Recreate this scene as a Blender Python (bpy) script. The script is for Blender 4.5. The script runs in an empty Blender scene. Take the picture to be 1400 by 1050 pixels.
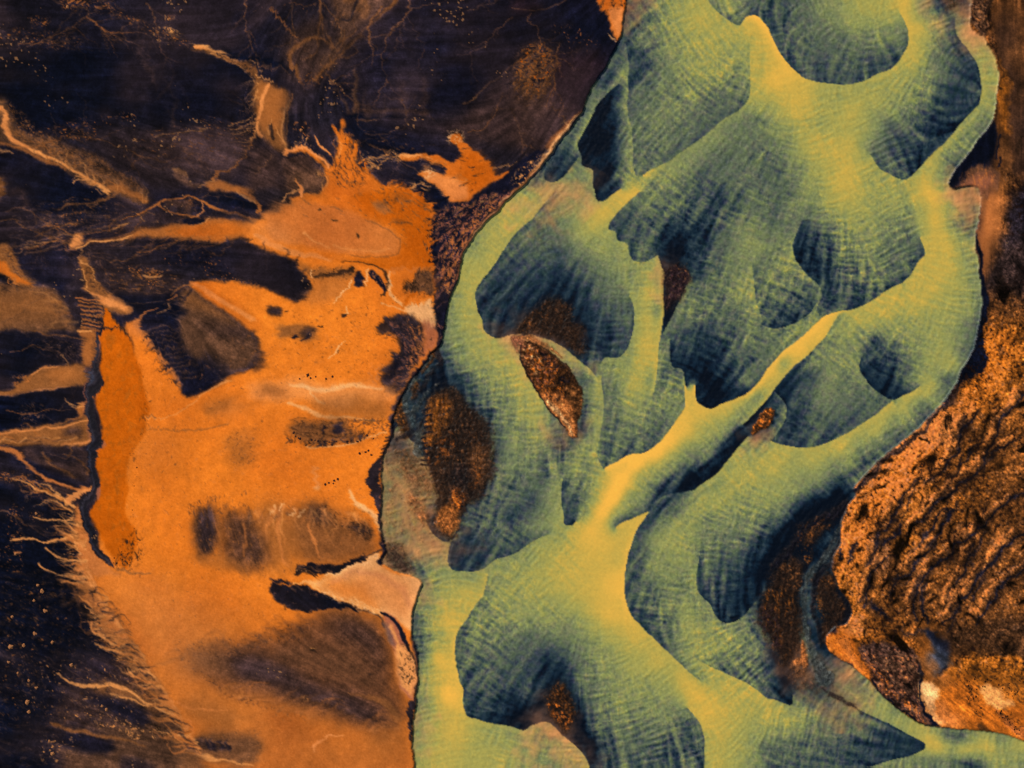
import math, re
import numpy as np
# ------------------------------------------------------------------ plan of the delta
# The terrain is one height and pigment plan, 1400 x 1050 plan units (0.2 m each).
STEP = 1.25
GW, GH = 1120, 840
UN = 0.2
rng = np.random.default_rng(7)
f32 = np.float32

def P(s):
    return np.array([[float(v) for v in t.split(',')] for t in s.split()])

def spline(p, closed=False, step=1.0):
    p = np.asarray(p, float)
    n = len(p)
    if n < 3: 
        pts = [p[0]]
        for i in range(n - 1):
            m = max(1, int(np.hypot(*(p[i+1] - p[i])[:2]) / step))
            for k in range(1, m + 1): pts.append(p[i] + (p[i+1] - p[i]) * k / m)
        return np.array(pts)
    q = np.vstack([p[-1], p, p[0], p[1]]) if closed else np.vstack([2*p[0]-p[1], p, 2*p[-1]-p[-2]])
    out = []
    for i in range(1, len(q) - 2):
        p0, p1, p2, p3 = q[i-1], q[i], q[i+1], q[i+2]
        m = max(1, int(np.hypot(*(p2 - p1)[:2]) / step))
        t = (np.arange(m) / m)[:, None]
        d0 = (p2 - p0) * .5; d1 = (p3 - p1) * .5
        L = np.hypot(*(p2 - p1)[:2]) + 1e-6
        for d in (d0, d1):
            l = np.hypot(d[0], d[1])
            if l > L: d *= L / l
        h = (2*t**3 - 3*t**2 + 1)*p1 + (t**3 - 2*t**2 + t)*d0 + (-2*t**3 + 3*t**2)*p2 + (t**3 - t**2)*d1
        out.append(h)
    if not closed: out.append(q[-2][None])
    return np.vstack(out)

def box1(a, r, ax):
    if r < 1: return a
    n = a.shape[ax]
    pad = [(0, 0)] * a.ndim; pad[ax] = (r + 1, r)
    c = np.cumsum(np.pad(a, pad, mode='edge'), axis=ax, dtype=np.float64)
    hi = np.take(c, np.arange(2*r + 1, n + 2*r + 1), ax); lo = np.take(c, np.arange(0, n), ax)
    return ((hi - lo) / (2*r + 1)).astype(f32)

def blur(a, s):
    """gaussian-like blur, sigma in grid cells"""
    if s <= 0.3: return a
    if s < 1.2:
        k = 0.5 * min(1, s * s)
        for ax in (0, 1):
            b = np.concatenate([a.take([0], ax), a, a.take([-1], ax)], ax)
            n = a.shape[ax]
            a = (1 - k) * a + k * .5 * (b.take(np.arange(0, n), ax) + b.take(np.arange(2, n + 2), ax))
        return a
    r = (math.sqrt(4 * s * s + 1) - 1) / 2
    r0 = int(r); rs = [r0, r0 + (1 if r - r0 > .33 else 0), r0 + (1 if r - r0 > .66 else 0)]
    for q in rs:
        a = box1(box1(a, q, 0), q, 1)
    return a

def raster(poly, x0, y0, w, h):
    """even-odd fill of a polygon given in grid cells, window origin x0,y0"""
    t = np.zeros((h, w + 1), np.int32)
    p = poly - np.array([x0, y0]); q = np.roll(p, -1, 0)
    for (ax, ay), (bx, by) in zip(p, q):
        if ay == by: continue
        if ay > by: ax, ay, bx, by = bx, by, ax, ay
        r0 = max(0, int(math.ceil(ay))); r1 = min(h - 1, int(math.ceil(by)) - 1)
        if r1 < r0: continue
        ys = np.arange(r0, r1 + 1)
        xs = ax + (ys - ay) * (bx - ax) / (by - ay)
        xi = np.clip(np.ceil(xs).astype(int), 0, w)
        t[ys, xi] ^= 1
    return (np.cumsum(t, 1) & 1)[:, :w].astype(f32)

def window(g, pad):
    x0 = max(0, int(g[:, 0].min() - pad)); y0 = max(0, int(g[:, 1].min() - pad))
    x1 = min(GW, int(g[:, 0].max() + pad) + 2); y1 = min(GH, int(g[:, 1].max() + pad) + 2)
    return x0, y0, x1, y1

def mask_poly(pts, feather=1.0, smooth=True):
    g = (spline(pts, True, 3.0) if smooth else np.asarray(pts, float)) / STEP
    fe = feather / STEP
    x0, y0, x1, y1 = window(g, fe * 3 + 2)
    if x1 <= x0 or y1 <= y0: return None
    m = raster(g, x0, y0, x1 - x0, y1 - y0)
    return (slice(y0, y1), slice(x0, x1)), blur(m, fe)

def mask_stroke(pts, wid, soft):
    p = np.asarray(pts, float)
    wd = np.interp(np.linspace(0, 1, len(p)), np.linspace(0, 1, len(np.atleast_1d(wid))), np.atleast_1d(wid).astype(float))
    s = spline(np.column_stack([p, wd]), False, 4.0)
    g = s / STEP
    x0, y0, x1, y1 = window(g[:, :2], g[:, 2].max() + soft / STEP + 2)
    if x1 <= x0 or y1 <= y0: return None
    m = np.zeros((y1 - y0, x1 - x0), f32)
    sf = max(soft / STEP, .7)
    for a, b in zip(g[:-1], g[1:]):
        R = max(a[2], b[2]) * .5 + sf + 1
        u0 = max(x0, int(min(a[0], b[0]) - R)); u1 = min(x1, int(max(a[0], b[0]) + R) + 2)
        v0 = max(y0, int(min(a[1], b[1]) - R)); v1 = min(y1, int(max(a[1], b[1]) + R) + 2)
        if u1 <= u0 or v1 <= v0: continue
        X = np.arange(u0, u1, dtype=f32)[None, :]; Y = np.arange(v0, v1, dtype=f32)[:, None]
        dx, dy = b[0] - a[0], b[1] - a[1]; L = dx*dx + dy*dy + 1e-9
        t = np.clip(((X - a[0]) * dx + (Y - a[1]) * dy) / L, 0, 1)
        d = np.sqrt((X - a[0] - t*dx)**2 + (Y - a[1] - t*dy)**2)
        w = (a[2] + (b[2] - a[2]) * t) * .5
        k = np.clip((w - d) / sf + .5, 0, 1) * np.clip(w * 2 / .8, 0, 1)
        sub = m[v0-y0:v1-y0, u0-x0:u1-x0]
        np.maximum(sub, k, out=sub)
    return (slice(y0, y1), slice(x0, x1)), m

def solve(points, curves, nch=1, rad=6.0, relax=(26, 18)):
    """smooth interpolation of sparse readings with one- or two-sided edges"""
    val = np.zeros((GH, GW, nch), f32); wt = np.zeros((GH, GW), f32)
    ev = np.zeros((GH, GW, nch), f32); ew = np.zeros((GH, GW), f32)
    for p in points:
        x, y = p[0] / STEP, p[1] / STEP
        r = rad / STEP
        x0, x1 = max(0, int(x - r)), min(GW, int(x + r) + 1); y0, y1 = max(0, int(y - r)), min(GH, int(y + r) + 1)
        if x1 <= x0 or y1 <= y0: continue
        val[y0:y1, x0:x1] += np.asarray(p[2:], f32); wt[y0:y1, x0:x1] += 1
    for pts, L, R in curves:
        # values may vary along the curve
        k = len(pts)
        Ls = np.asarray(L, float).reshape(-1, nch) if L is not None else None
        Rs = np.asarray(R, float).reshape(-1, nch) if R is not None else None
        tt = np.linspace(0, 1, k)
        ext = []
        for S in (Ls, Rs):
            if S is None: ext.append(None); continue
            ext.append(np.column_stack([np.interp(tt, np.linspace(0, 1, len(S)), S[:, c]) for c in range(nch)]))
        cols = [pts] + [e for e in ext if e is not None]
        s = spline(np.column_stack(cols), False, 0.8)
        d = np.gradient(s[:, :2], axis=0); n = np.column_stack([d[:, 1], -d[:, 0]]); n /= np.linalg.norm(n, axis=1)[:, None] + 1e-9
        c0 = 2
        for e, sg in ((ext[0], 1), (ext[1], -1)):
            if e is None: continue
            v = s[:, c0:c0 + nch]; c0 += nch
            for off in (.6, 1.4):
                q = (s[:, :2] / STEP + n * sg * off)
                xi = np.round(q[:, 0]).astype(int); yi = np.round(q[:, 1]).astype(int)
                ok = (xi >= 0) & (xi < GW) & (yi >= 0) & (yi < GH)
                np.add.at(ev, (yi[ok], xi[ok]), v[ok].astype(f32)); np.add.at(ew, (yi[ok], xi[ok]), 1)
    # pyramid
    lv = [(val, wt, ev, ew)]
    def down(a):
        h, w = a.shape[:2]
        a = np.pad(a, [(0, h % 2), (0, w % 2)] + [(0, 0)] * (a.ndim - 2))
        return a[0::2, 0::2] + a[1::2, 0::2] + a[0::2, 1::2] + a[1::2, 1::2]
    while min(lv[-1][1].shape) > 12:
        lv.append(tuple(down(a) for a in lv[-1]))
    x = None
    for li in range(len(lv) - 1, -1, -1):
        v, w, e, q = lv[li]
        h, wd = w.shape
        tot = (v + e * 3) / np.maximum(w + q * 3, 1e-9)[..., None]
        E = e / np.maximum(q, 1e-9)[..., None]
        if x is None:
            x = np.full((h, wd, nch), float((v + e).sum() / max((w + q).sum(), 1)), f32)
            if nch > 1: x[:] = (v + e).sum((0, 1)) / max((w + q).sum(), 1)
        else:
            x = x.repeat(2, 0).repeat(2, 1)[:h, :wd]
        if li >= 2: C, fix, it = tot, (w + q) > 0, (60 if li > 2 else 50)
        else: C, fix, it = E, q > 0, (relax[1] if li == 0 else relax[0])
        fix = fix[..., None]
        for _ in range(it):
            x = np.where(fix, C, x)
            p = np.pad(x, [(1, 1), (1, 1), (0, 0)], mode='edge')
            x = .25 * (p[:-2, 1:-1] + p[2:, 1:-1] + p[1:-1, :-2] + p[1:-1, 2:])
        x = np.where(fix, C, x).astype(f32)
    return x

def noise(s, seed=None, aniso=1.0):
    r = np.random.default_rng(seed)
    n = r.standard_normal((GH, GW)).astype(f32)
    n = blur(n, s) if aniso == 1.0 else n
    n -= n.mean(); n /= n.std()
    return n

def fbm(s0, octs, seed, gain=.55):
    t = 0; a = 1
    for o in range(octs):
        s = s0 / 2**o
        if s > 4:
            k = max(1, int(s / 2)); r = np.random.default_rng(seed + o)
            h, w = GH // k + 4, GW // k + 4
            g = r.standard_normal((h, w)).astype(f32); g = blur(g, 2.0)
            yy = np.arange(GH) / k; xx = np.arange(GW) / k
            y0 = yy.astype(int); x0 = xx.astype(int); fy = (yy - y0)[:, None]; fx = (xx - x0)[None, :]
            fy = fy*fy*(3-2*fy); fx = fx*fx*(3-2*fx)
            n = (g[y0][:, x0]*(1-fx) + g[y0][:, x0+1]*fx)*(1-fy) + (g[y0+1][:, x0]*(1-fx) + g[y0+1][:, x0+1]*fx)*fy
            n = ((n - n.mean()) / n.std()).astype(f32)
        else: n = noise(max(s, .5), seed + o)
        t = t + a * n; a *= gain
    return (t / t.std()).astype(f32)

def lic(src, vx, vy, L):
    """line integral of src along the unit field (vx, vy), half length L cells"""
    acc = src.copy(); cnt = 1
    Y0, X0 = np.mgrid[0:GH, 0:GW].astype(f32)
    for sg in (1, -1):
        X = X0.copy(); Y = Y0.copy()
        for k in range(int(L)):
            xi = np.clip(X + .5, 0, GW - 1).astype(np.int32); yi = np.clip(Y + .5, 0, GH - 1).astype(np.int32)
            X += sg * vx[yi, xi]; Y += sg * vy[yi, xi]
            xi = np.clip(X + .5, 0, GW - 1).astype(np.int32); yi = np.clip(Y + .5, 0, GH - 1).astype(np.int32)
            acc += src[yi, xi]; cnt += 1
    acc /= cnt
    return (acc - acc.mean()) / acc.std()

def sample(a, X, Y):
    X = np.clip(X, 0, GW - 1.001); Y = np.clip(Y, 0, GH - 1.001)
    x0 = X.astype(np.int32); y0 = Y.astype(np.int32); fx = X - x0; fy = Y - y0
    if a.ndim == 3: fx = fx[..., None]; fy = fy[..., None]
    return ((a[y0, x0]*(1-fx) + a[y0, x0+1]*fx)*(1-fy) + (a[y0+1, x0]*(1-fx) + a[y0+1, x0+1]*fx)*fy).astype(f32)
# ------------------------------------------------------------------ the braided river
LEFT_BANK = P("858,-20 857,0 852,22 850,45 844,60 838,75 826,95 812,116 800,138 796,150 785,170 770,187 757,205 745,220 735,234 718,250 700,267 680,288 662,306 646,327 632,352 625,385 618,402 612,425 608,450 604,468 596,474 590,482 584,492 577,503 570,514 560,522 553,534 548,545 540,560 536,580 538,592 530,608 525,625 522,650 522,675 521,700 522,720 526,737 529,755 522,768 540,780 560,788 575,797 567,833 562,863 570,890 570,913 571,928 569,958 565,983 564,1008 567,1050 568,1075")
RIGHT_BANK = P("1400,1080 1420,1022 1400,1013 1375,1005 1350,999 1315,997 1280,994 1250,985 1225,968 1200,945 1185,928 1165,912 1148,900 1133,888 1130,870 1140,858 1155,853 1164,838 1160,820 1148,805 1143,788 1135,775 1142,755 1150,742 1151,712 1160,692 1172,678 1166,668 1190,642 1225,610 1265,576 1307,527 1315,507 1327,482 1335,462 1341,432 1341,397 1337,367 1334,327 1338,290 1340,268 1336,258 1326,254 1312,256 1302,258 1297,252 1302,238 1315,220 1332,197 1350,175 1360,155 1364,125 1364,100 1360,78 1350,60 1347,49 1335,45 1327,37 1328,15 1323,-20")
RIVER_POLY = np.vstack([LEFT_BANK, RIGHT_BANK])
# depth readings: 0 clear and dark ... 10 thick with yellow silt
VP = """860,60,4 900,100,5 930,60,6.8 960,30,8.3 990,20,8.2 960,90,7.2 1000,80,6.8 1010,120,5.2 980,150,4.5 950,170,4.5 920,190,5 900,150,5.7 880,200,4.7 880,110,4 872,78,2.2 870,20,3.5 900,20,5.5 930,15,7.5 940,130,5.8 885,60,4.5 915,85,6 985,55,7.8
1060,20,3.2 1100,50,4.5 1150,60,4.8 1200,60,5.5 1130,95,4 1180,95,3.6 1210,80,3.3 1100,5,5 1130,10,6.5 1180,10,8 1220,20,8 1170,30,7 1222,45,6 1075,60,3.8
1240,5,9.1 1252,40,9 1248,75,8.5 1285,35,6.5 1290,60,5
1230,130,7.2 1200,150,7.2 1250,160,4.8 1220,180,4.2 1240,200,2.8 1270,170,2 1290,140,2.3 1310,120,2.8 1300,80,3.6 1275,100,5.8 1250,100,7.5 1200,200,5 1290,180,1.5 1250,225,1.8 1230,230,3.5 1320,140,2.6 1262,125,5.5 1210,215,4
1060,110,9.3 1085,150,8.8 1110,200,8.5 1135,135,7.5 1125,170,7.6 1160,205,8.6 1165,155,8.4 1160,240,8.7 1150,262,8.8 1185,180,7.5 1185,135,8 1100,130,8.8
1035,115,8.2 1045,150,7.3 1060,180,6.5 1070,200,5.5 1060,230,4 1090,240,5.8 1110,250,7.2 1085,205,7
1345,70,7.6 1350,110,7.4 1348,140,7 1330,165,7.2 1305,200,7.2 1320,200,5 1342,172,5 1280,225,8.3 1266,250,9 1290,238,6 1303,225,3
1318,3,3 1315,20,5 1322,38,6.5 1308,30,4 1285,10,3.2 1270,8,5 1262,20,7
735,240,3 850,40,3.4 846,75,3.3 840,95,4 852,98,6.2 850,112,6.5 830,110,2.2 812,125,5 807,140,5.2 802,155,5 850,150,3.5 840,180,1 850,200,4.4 862,200,6 845,225,2.5 862,235,6.3 830,240,.4 835,200,.3 820,220,.8 855,250,5 830,150,.2 815,180,.2 808,205,.4 790,200,3.6 775,212,2.6 762,235,1.5 784,190,4.5 776,225,1.8 860,180,6 858,215,6.4
875,245,9.6 860,260,9.6 840,275,9.5 825,290,9.1 810,305,8.6 797,320,7.8 790,300,7 780,290,6.8 765,275,7 745,268,7.4
850,285,5 880,255,5 870,320,3.8 860,300,3.5 850,310,3 880,340,4 900,325,3.2 890,290,4.6 900,260,5.5 940,228,6 960,240,3.7 980,215,4.7 1000,180,5.6 985,185,6.5 955,205,6.6 925,225,6.5 900,240,6.3
725,287,7.7 707,312,8 700,290,7.8 720,268,7.6 670,330,8.1 650,370,8.2 640,400,8.2 640,440,8 630,420,7.6 660,480,7.7 680,480,7.9 625,470,6.5 617,480,5 640,500,6.5 660,510,6.4 680,520,6.8 630,515,3 615,440,6 620,410,6.2 690,290,8.2 655,330,6.5
760,275,5.5 775,265,6.8 700,340,3.4 730,310,4.2 680,400,2.3 690,430,1.8 700,450,1.3 720,400,2.4 760,385,1.8 750,350,4 800,330,6.7 780,340,5 770,310,5.6 820,340,7 860,380,6.3 768,352,3.2 770,387,.8 800,400,2.5 820,390,4.6 840,400,5.4 830,420,4 850,430,4 800,430,1.5 820,450,2 840,465,3 810,470,1 740,370,3 720,350,3.6 660,420,2.2 730,440,.3 760,430,0 785,455,0 755,455,0 780,470,0 850,360,6.8 790,370,4 850,455,3
885,362,7.6 890,402,8.6 890,437,8.9 886,470,8.8 880,492,8.5 875,522,8 870,400,7.2 865,445,7.4 860,490,7 840,510,6.5 830,500,5.8 820,495,4.5
920,340,.2 950,300,1.2 985,270,2.2 965,275,2.5 915,320,1 935,320,.8 925,380,0 912,420,0 907,438,0 960,400,4.6 940,430,5.4 948,372,2.6 975,350,3.3 930,300,2.5 900,310,3.4 965,320,2
1000,350,5.8 1020,320,6.4 1030,340,6.8 1020,400,6.4 980,430,4.2 960,455,2.3 970,480,1.3 990,500,1.8 1010,470,4 940,470,3 1000,420,4.8 1030,450,5.4 1040,490,4.8 990,390,5 960,430,4.5 945,500,1 960,520,.3 925,480,2.4 980,530,.6 1000,520,2 1020,500,3.5 910,470,5.5 905,500,5 900,520,4 1000,450,4 1015,270,4.5 1030,250,4.8 980,240,4.8 960,270,3.6 940,290,3.8 1000,300,4.6 1040,200,4.8 1020,160,5.4 1040,170,5 1020,220,5.2
1070,262,4.6 1060,300,4.6 1080,320,5.5 1060,340,5.5 1070,360,6.3 1080,380,5.5 1050,370,5.2
1110,350,1 1120,370,1.3 1100,335,1.3 1130,390,2.6 1112,318,3 1130,420,2.3 1150,410,3.2 1135,340,3.2 1150,325,5.5 1160,300,7.4 1170,270,8 1145,275,8 1180,340,6.2 1200,370,5.6 1190,395,4 1220,375,4 1180,410,3 1240,350,4 1232,330,4.3 1240,300,5.5 1205,310,6.4 1220,285,7 1250,340,4.2 1120,270,7 1100,290,5.5 1130,300,5.5 1215,345,5 1160,370,3.8 1250,290,6.5
1070,428,2 1080,440,1.5 1100,415,2.2 1062,443,1.6 1060,400,5 1080,400,4 1100,398,3.2 1095,425,3 1050,430,3.5
1060,468,5 1090,455,5.6 1110,443,6.2 1050,485,4.6 1075,462,5.3
1275,270,9.5 1280,300,9.2 1292,330,8.9 1300,360,8.5 1280,380,8.5 1262,400,8.5 1235,415,8.5 1205,425,8.4 1180,432,8.2 1300,420,7.6 1280,440,7.4 1312,395,7.9 1320,430,7.2 1332,400,6 1330,370,6.5 1328,335,6.7 1310,325,7.5 1300,295,7.2 1315,308,4 1240,450,6.7 1210,450,6.8 1270,470,6.8 1290,480,7.8 1260,520,7.5 1262,275,8.5 1255,300,7.6
1310,470,6.7 1300,500,7.9 1270,530,8.4 1240,553,8.5 1200,583,8.3 1150,607,8.5 1110,622,8.3 1070,625,8.1 1050,640,8.2 1330,440,4.5 1325,478,3.5 1299,525,3.4 1260,565,4 1218,600,4 1180,633,3.4 1150,655,3
1200,490,1.8 1210,510,1.4 1220,530,1 1240,500,4 1200,470,3 1230,470,5 1185,505,2 1250,480,6.3 1260,505,6.6 1170,470,6 1160,490,6.4 1160,520,5.4 1220,480,3.5 1245,520,5
1150,455,7 1120,490,5.8 1100,530,4 1090,550,3.3 1130,540,6.2 1150,560,4.8 1180,550,4.4 1200,545,4 1110,580,3.8 1080,590,2.3 1080,560,1.5 1078,535,1.5 1120,600,3.4 1160,575,4 1100,500,4.2 1080,510,2.6 1100,515,2.2 1140,510,6.3 1180,520,5.2 1110,550,4.3 1150,590,3.8
1060,545,3 1066,575,2.8 1060,590,3
1060,505,9.3 1030,530,9.2 1000,560,8.6 960,563,9.1 940,590,9.3 920,605,9.6 900,620,9.8 870,635,10 850,655,10 840,680,10 825,700,9.8 805,725,9.4 800,750,9 830,740,9.1 780,770,8.5 1090,478,9.5 1120,450,9.5
965,590,7.6 940,615,7.2 920,635,6.6 900,650,6.8 880,675,6.8 860,700,6.8 970,618,5.8 950,630,5 990,590,7 1010,570,7 900,670,3 920,665,1.6 945,657,.6 960,642,1 975,645,.4 990,625,.4 1010,600,0 1030,575,0 870,690,6 890,685,4 880,655,7.5 1020,575,3 1045,552,1.5
900,700,3 915,692,2.6 935,690,5.5 960,680,7.6 1000,655,7.9 1040,630,7.8 1000,700,6.5 1040,680,7 920,720,7.3 900,740,7.3 882,720,4 875,750,4 870,780,4 900,780,6.6 960,740,6 1000,750,5 1040,750,2.8 1030,780,1.4 930,700,6.5 950,710,7 975,720,5.5 940,770,6.5
725,550,7.6 730,575,7.6 715,525,8 705,500,8 740,600,6.8 720,620,5.8 750,630,4.8 765,615,3 760,650,4.8 757,665,6.3 762,690,6.9 750,715,6.8 740,725,6.5 800,600,6.6 797,640,6.4 815,550,7.3 820,525,7.4 812,575,7.2 805,505,6 720,680,3.5 700,700,3 740,660,4.6 730,700,4.3 700,740,3.6 700,640,5.4 700,560,6.2 700,600,6.4 710,590,5.8 790,660,4.5 785,690,3 790,625,6.2 780,640,6.5
840,590,5 860,600,4.5 870,560,7 840,550,5.5 850,620,4 890,580,4.5 900,560,5.5 910,550,5.8 920,560,6 835,630,3.5 880,600,4.5 800,530,4.5 793,590,1 803,560,3.5 798,515,4
690,560,5.8 680,600,4 670,640,3.3 690,680,4.6 680,720,4 640,740,1.8 650,700,3.6 660,660,3 640,768,2.3 680,750,3.5 690,640,5.4 660,530,4.6 650,545,3.4 690,530,6.3 640,530,2.4 655,580,1 620,520,1 625,760,2
690,780,6.8 720,760,7 740,745,7.4 760,735,7.4 650,790,6.8 620,790,7 760,760,8.2 740,790,8 700,800,7.4
530,650,6.2 540,700,6.4 550,740,5.8 560,770,5 575,780,4.4 590,770,6 600,780,7 600,755,6.6 575,740,6.4 560,720,6.4 560,640,6.2 590,720,2 600,735,1.6 612,735,1.6 575,690,6
580,830,5.6 570,860,3.5 575,880,4 576,900,5 590,860,7.2 600,830,8 600,900,9.4 612,950,9.6 612,850,9 640,810,8.6 590,1000,8 620,1000,9 640,1000,8.5 600,1040,8.4 680,1040,8 574,960,6 572,1000,6.5 660,1020,7.7 590,800,6 610,800,7.6
650,870,5 680,850,6 720,830,7 680,900,4.2 650,930,3.6 660,960,2.8 690,970,1.6 720,940,2.8 760,920,.8 750,905,2 700,920,3.8 730,880,4.6 780,860,6.3 740,850,6.6 710,980,.4 790,960,1.6 795,1000,.3 803,1020,.2 800,930,5 812,950,5.4 812,1000,3.2 680,820,7 650,840,5.5 725,900,4 770,960,0 760,980,0 780,990,0
830,900,6.7 850,870,8.2 850,960,6.3 880,940,6.7 860,1000,5 850,1030,4.3 880,1040,3.5 900,1040,3 930,1000,4 930,1020,2.8 940,1040,3.5 900,970,6 840,800,9.4 836,840,9.3 860,865,9 900,905,8.6 935,930,9 950,950,9.2 970,975,9 985,1005,8.5 980,1040,8.3 1010,1030,7.6 870,910,7.8 820,830,9 800,800,8.8 770,800,8.5 1020,980,8 1040,1000,7 830,980,5.5 900,1000,5 910,940,7.2
880,810,4 872,830,3.6 890,850,3.2 905,872,3.6 920,800,5.6 930,830,6.5 940,860,7 960,885,7.2 960,830,6 940,890,6.6 900,810,5 930,900,5.5
962,780,4.4 980,800,3 1000,830,1.4 1020,820,.9 1040,790,.4 1010,780,2.4 1000,760,3.6 1030,760,1.8 1050,765,.4 975,815,3 1020,800,1.6
1000,870,6.2 1000,900,5 1020,880,5.4 1030,900,4.8 1050,930,3.6 1040,870,4.6 1060,900,1.6 1078,930,0 1060,855,0 1050,845,1 1045,830,.6 1055,800,0 1065,760,0 1085,720,0 1110,700,0 1090,700,.5 1135,690,0 1150,690,0 1065,900,.3 1078,910,0 1072,950,.8 1055,860,2.5 980,880,6.6 1075,880,0 1080,820,0 1060,830,.4 1090,780,0 1100,740,0 1075,800,0
1060,968,8.2 1090,985,7.4 1110,975,5.8 1130,995,5 1100,1005,5.4 1070,1000,6.4 1060,1030,3.8 1100,1030,3.4 1150,1030,3 1200,1010,2.6 1180,1022,2.5 1150,1008,4 1230,1020,2 1140,960,4.8 1170,965,5.6 1130,935,2.5 1115,920,3.4 1100,930,3 1150,940,5.6 1175,945,5.8 1160,920,5.4 1090,950,4.5 1180,990,4.6 1110,950,3.5
1285,1022,9 1272,1017,8.8 1320,1025,8.9 1350,1018,8.9 1390,1020,8 1250,1000,8 1232,988,7.7 1205,972,7.2 1222,975,6 1335,1005,7 1370,1010,6 1300,1035,6.6 1280,1045,5 1330,1048,2.4 1310,1048,3.4 1380,1040,7 1390,1050,6 1298,1000,4 1315,1006,3.6 1240,990,7.5 1215,980,7.2
1160,630,6.8 1120,650,7 1100,660,6.5 1080,670,7 1060,690,6.6 1080,700,4.5 1060,720,3 1100,690,3 1130,670,4 1045,715,4.5 1075,725,.7 1060,740,.6 1100,710,0 1120,690,0 1140,672,.3 1020,720,5.5 1130,700,0
1138,745,2 1130,770,1.6 1140,800,0 1098,815,3 1104,840,2.4 1110,860,1.6 1101,858,4 1106,880,5 1112,900,4.6 1125,895,.8 1118,870,.6 1135,915,3.8 1150,830,0 1145,845,.5 1105,790,2 1110,760,.5
564,505,4 570,515,3.6 582,495,5 560,540,2.5 566,560,3.2 572,590,3.5 572,612,3.5 560,590,.4 568,575,1 575,540,1 590,500,1 600,490,1 595,520,.3 615,540,0 545,600,1.4 540,590,2 600,505,0.8 600,560,0 640,620,0 620,600,0 650,660,.5 625,680,0"""
def rows(s): return [tuple(float(v) for v in t.split(',')) for t in s.split()]
VPTS = rows(VP)
# slip faces and channel edges: path | value on the left of travel | value on the right
VC = []
def E(path, L, R): VC.append((P(path), L, R))
E("856,60 859,88 858,118 858,155 864,175 866,225 869,239", [3,2.5,3.8,4.2,4.4,4.4], [4,6,6.5,6,6.5,7])
E("1026,60 1026,107 1025,130 1015,147 987,165 960,188 940,202 920,217 890,232 879,239", [8.3,8.3,7.8,7,6.8,6.8,6.8,6.8,8,9.4], [7.5,6.5,4.8,4,4,4,4,4.2,4.2,4.5])
E("965,-5 975,10 990,22 1005,34 1013,35 1022,24 1033,21 1041,26 1050,37 1062,65 1080,90 1100,107 1132,114 1155,115 1180,111 1200,101 1220,92 1235,72 1242,60 1241,42 1230,15", [5.5,5.2,5,4.4,4.2,4,3,3,3,3.2,3.4,3.6,3.6,3.5,3.2,3.2,3,3.2,4.2,5.4,7.6], [8,8,8,8,8.3,9.3,9.7,9.7,9.6,9.5,9.4,9,8,7.8,7.8,8,8.2,8.6,8.8,9,9])
E("1305,25 1307,45 1313,55 1322,67 1335,87 1342,112 1341,138 1327,155 1312,170 1295,192 1272,212 1260,225 1240,245 1225,243 1203,231 1190,212", [5,6.2,6.6,6.8,7.2,7.8,7.6,7.4,7.4,7.6,8,8,7.4,7.4,7.4,7.6], [3,2.8,2.6,2.4,2.3,2.3,2.2,1.8,1.4,1.4,1.6,1.8,2.4,3,3.6,4.8])
E("845,116 836,124 817,141 807,163 791,195 795,212 797,226 810,233 810,250 815,272 825,274 835,267 848,258", [1,.2,.1,.1,.1,.1,.2,.4,.3,.4,.8,1.2,3], [5.5,5,5.4,6.4,6.2,4,5.6,6.4,6.6,7,8,8.8,9])
E("812,148 795,170 780,184 760,207 747,230 745,245 758,249 772,241 784,226 792,214", [5.6,5,3.6,2.4,1.5,1.5,1.3,1.3,2,3], [5,4.6,4,3.4,3.2,5,6.8,6.6,6,5.2])
E("875,262 850,285 834,303 832,312 842,317 845,327 857,333 860,347 870,358 885,357 899,349", [5.5,4.8,4,3.4,3,2.4,2.8,3,3.4,3.6,3], [9.2,8.8,8.2,7.8,7.2,7,6.9,6.9,7,7,7.2])
E("757,262 732,294 700,326 677,360 660,382 651,395 650,410 654,425 660,437 661,450 667,457 680,462 700,457 712,456", [5,4.2,3.6,3,2.6,2.4,2.3,2.2,2,1.6,1.2,1,.5,.3], [7.4,7.8,8.1,8.2,8.2,8.1,8,8,8.2,8,8,8,7.6,7.2])
E("860,402 867,422 866,447 860,472 850,487 840,491 827,489 820,498", [7.2,7.3,7.3,7,6.8,6.4,6.2,5.8], [4.6,4,3.6,3,2.4,2,1.8,3])
E("899,349 904,365 909,374 907,387 907,412 906,437 902,462 900,482 899,512 893,540", [.4,.1,0,0,0,.4,4,5.6,5.2,5], [7.4,7.6,7.8,8,8.3,8.6,8.6,8.6,8.2,7.4])
E("942,380 930,410 917,435 905,456", [5,5.2,5.4,5.6], [1.6,.3,.2,2])
E("1028,362 1034,412 1042,440", [4.2,4,4.6], [6.8,6.6,6])
E("916,465 917,492 920,502 932,504 936,512 937,527", [1.8,1.2,.6,.5,.6,.8], [5.2,4.4,4,4,5,8])
E("936,527 936,557 920,582 900,605 880,619 860,622 842,632 826,640", [9.2,9.2,9.4,9.7,9.7,9.8,9.8,9.4], [5.8,5.6,5,4.4,3.8,3.5,3.4,3.4])
E("951,527 952,547 960,555 972,559 987,552 1002,546 1020,537 1035,525 1050,503 1072,480 1100,457 1125,434 1145,426 1162,423 1180,417 1197,408 1210,399 1225,391 1237,384 1247,372 1257,357 1265,347 1258,326", [.5,.2,.2,.3,.5,1,1.6,3,4.6,5.2,5.6,5.4,3.6,3,2.6,2.8,2.8,3,3,3.2,3.4,3.6,5], [9.2,9.2,9.2,9,9,9,9.2,9.4,9.5,9.5,9.6,9.6,9.2,8.4,8.4,8.4,8.4,8.4,8.4,8.4,8.6,8.6,8.6])
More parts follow.
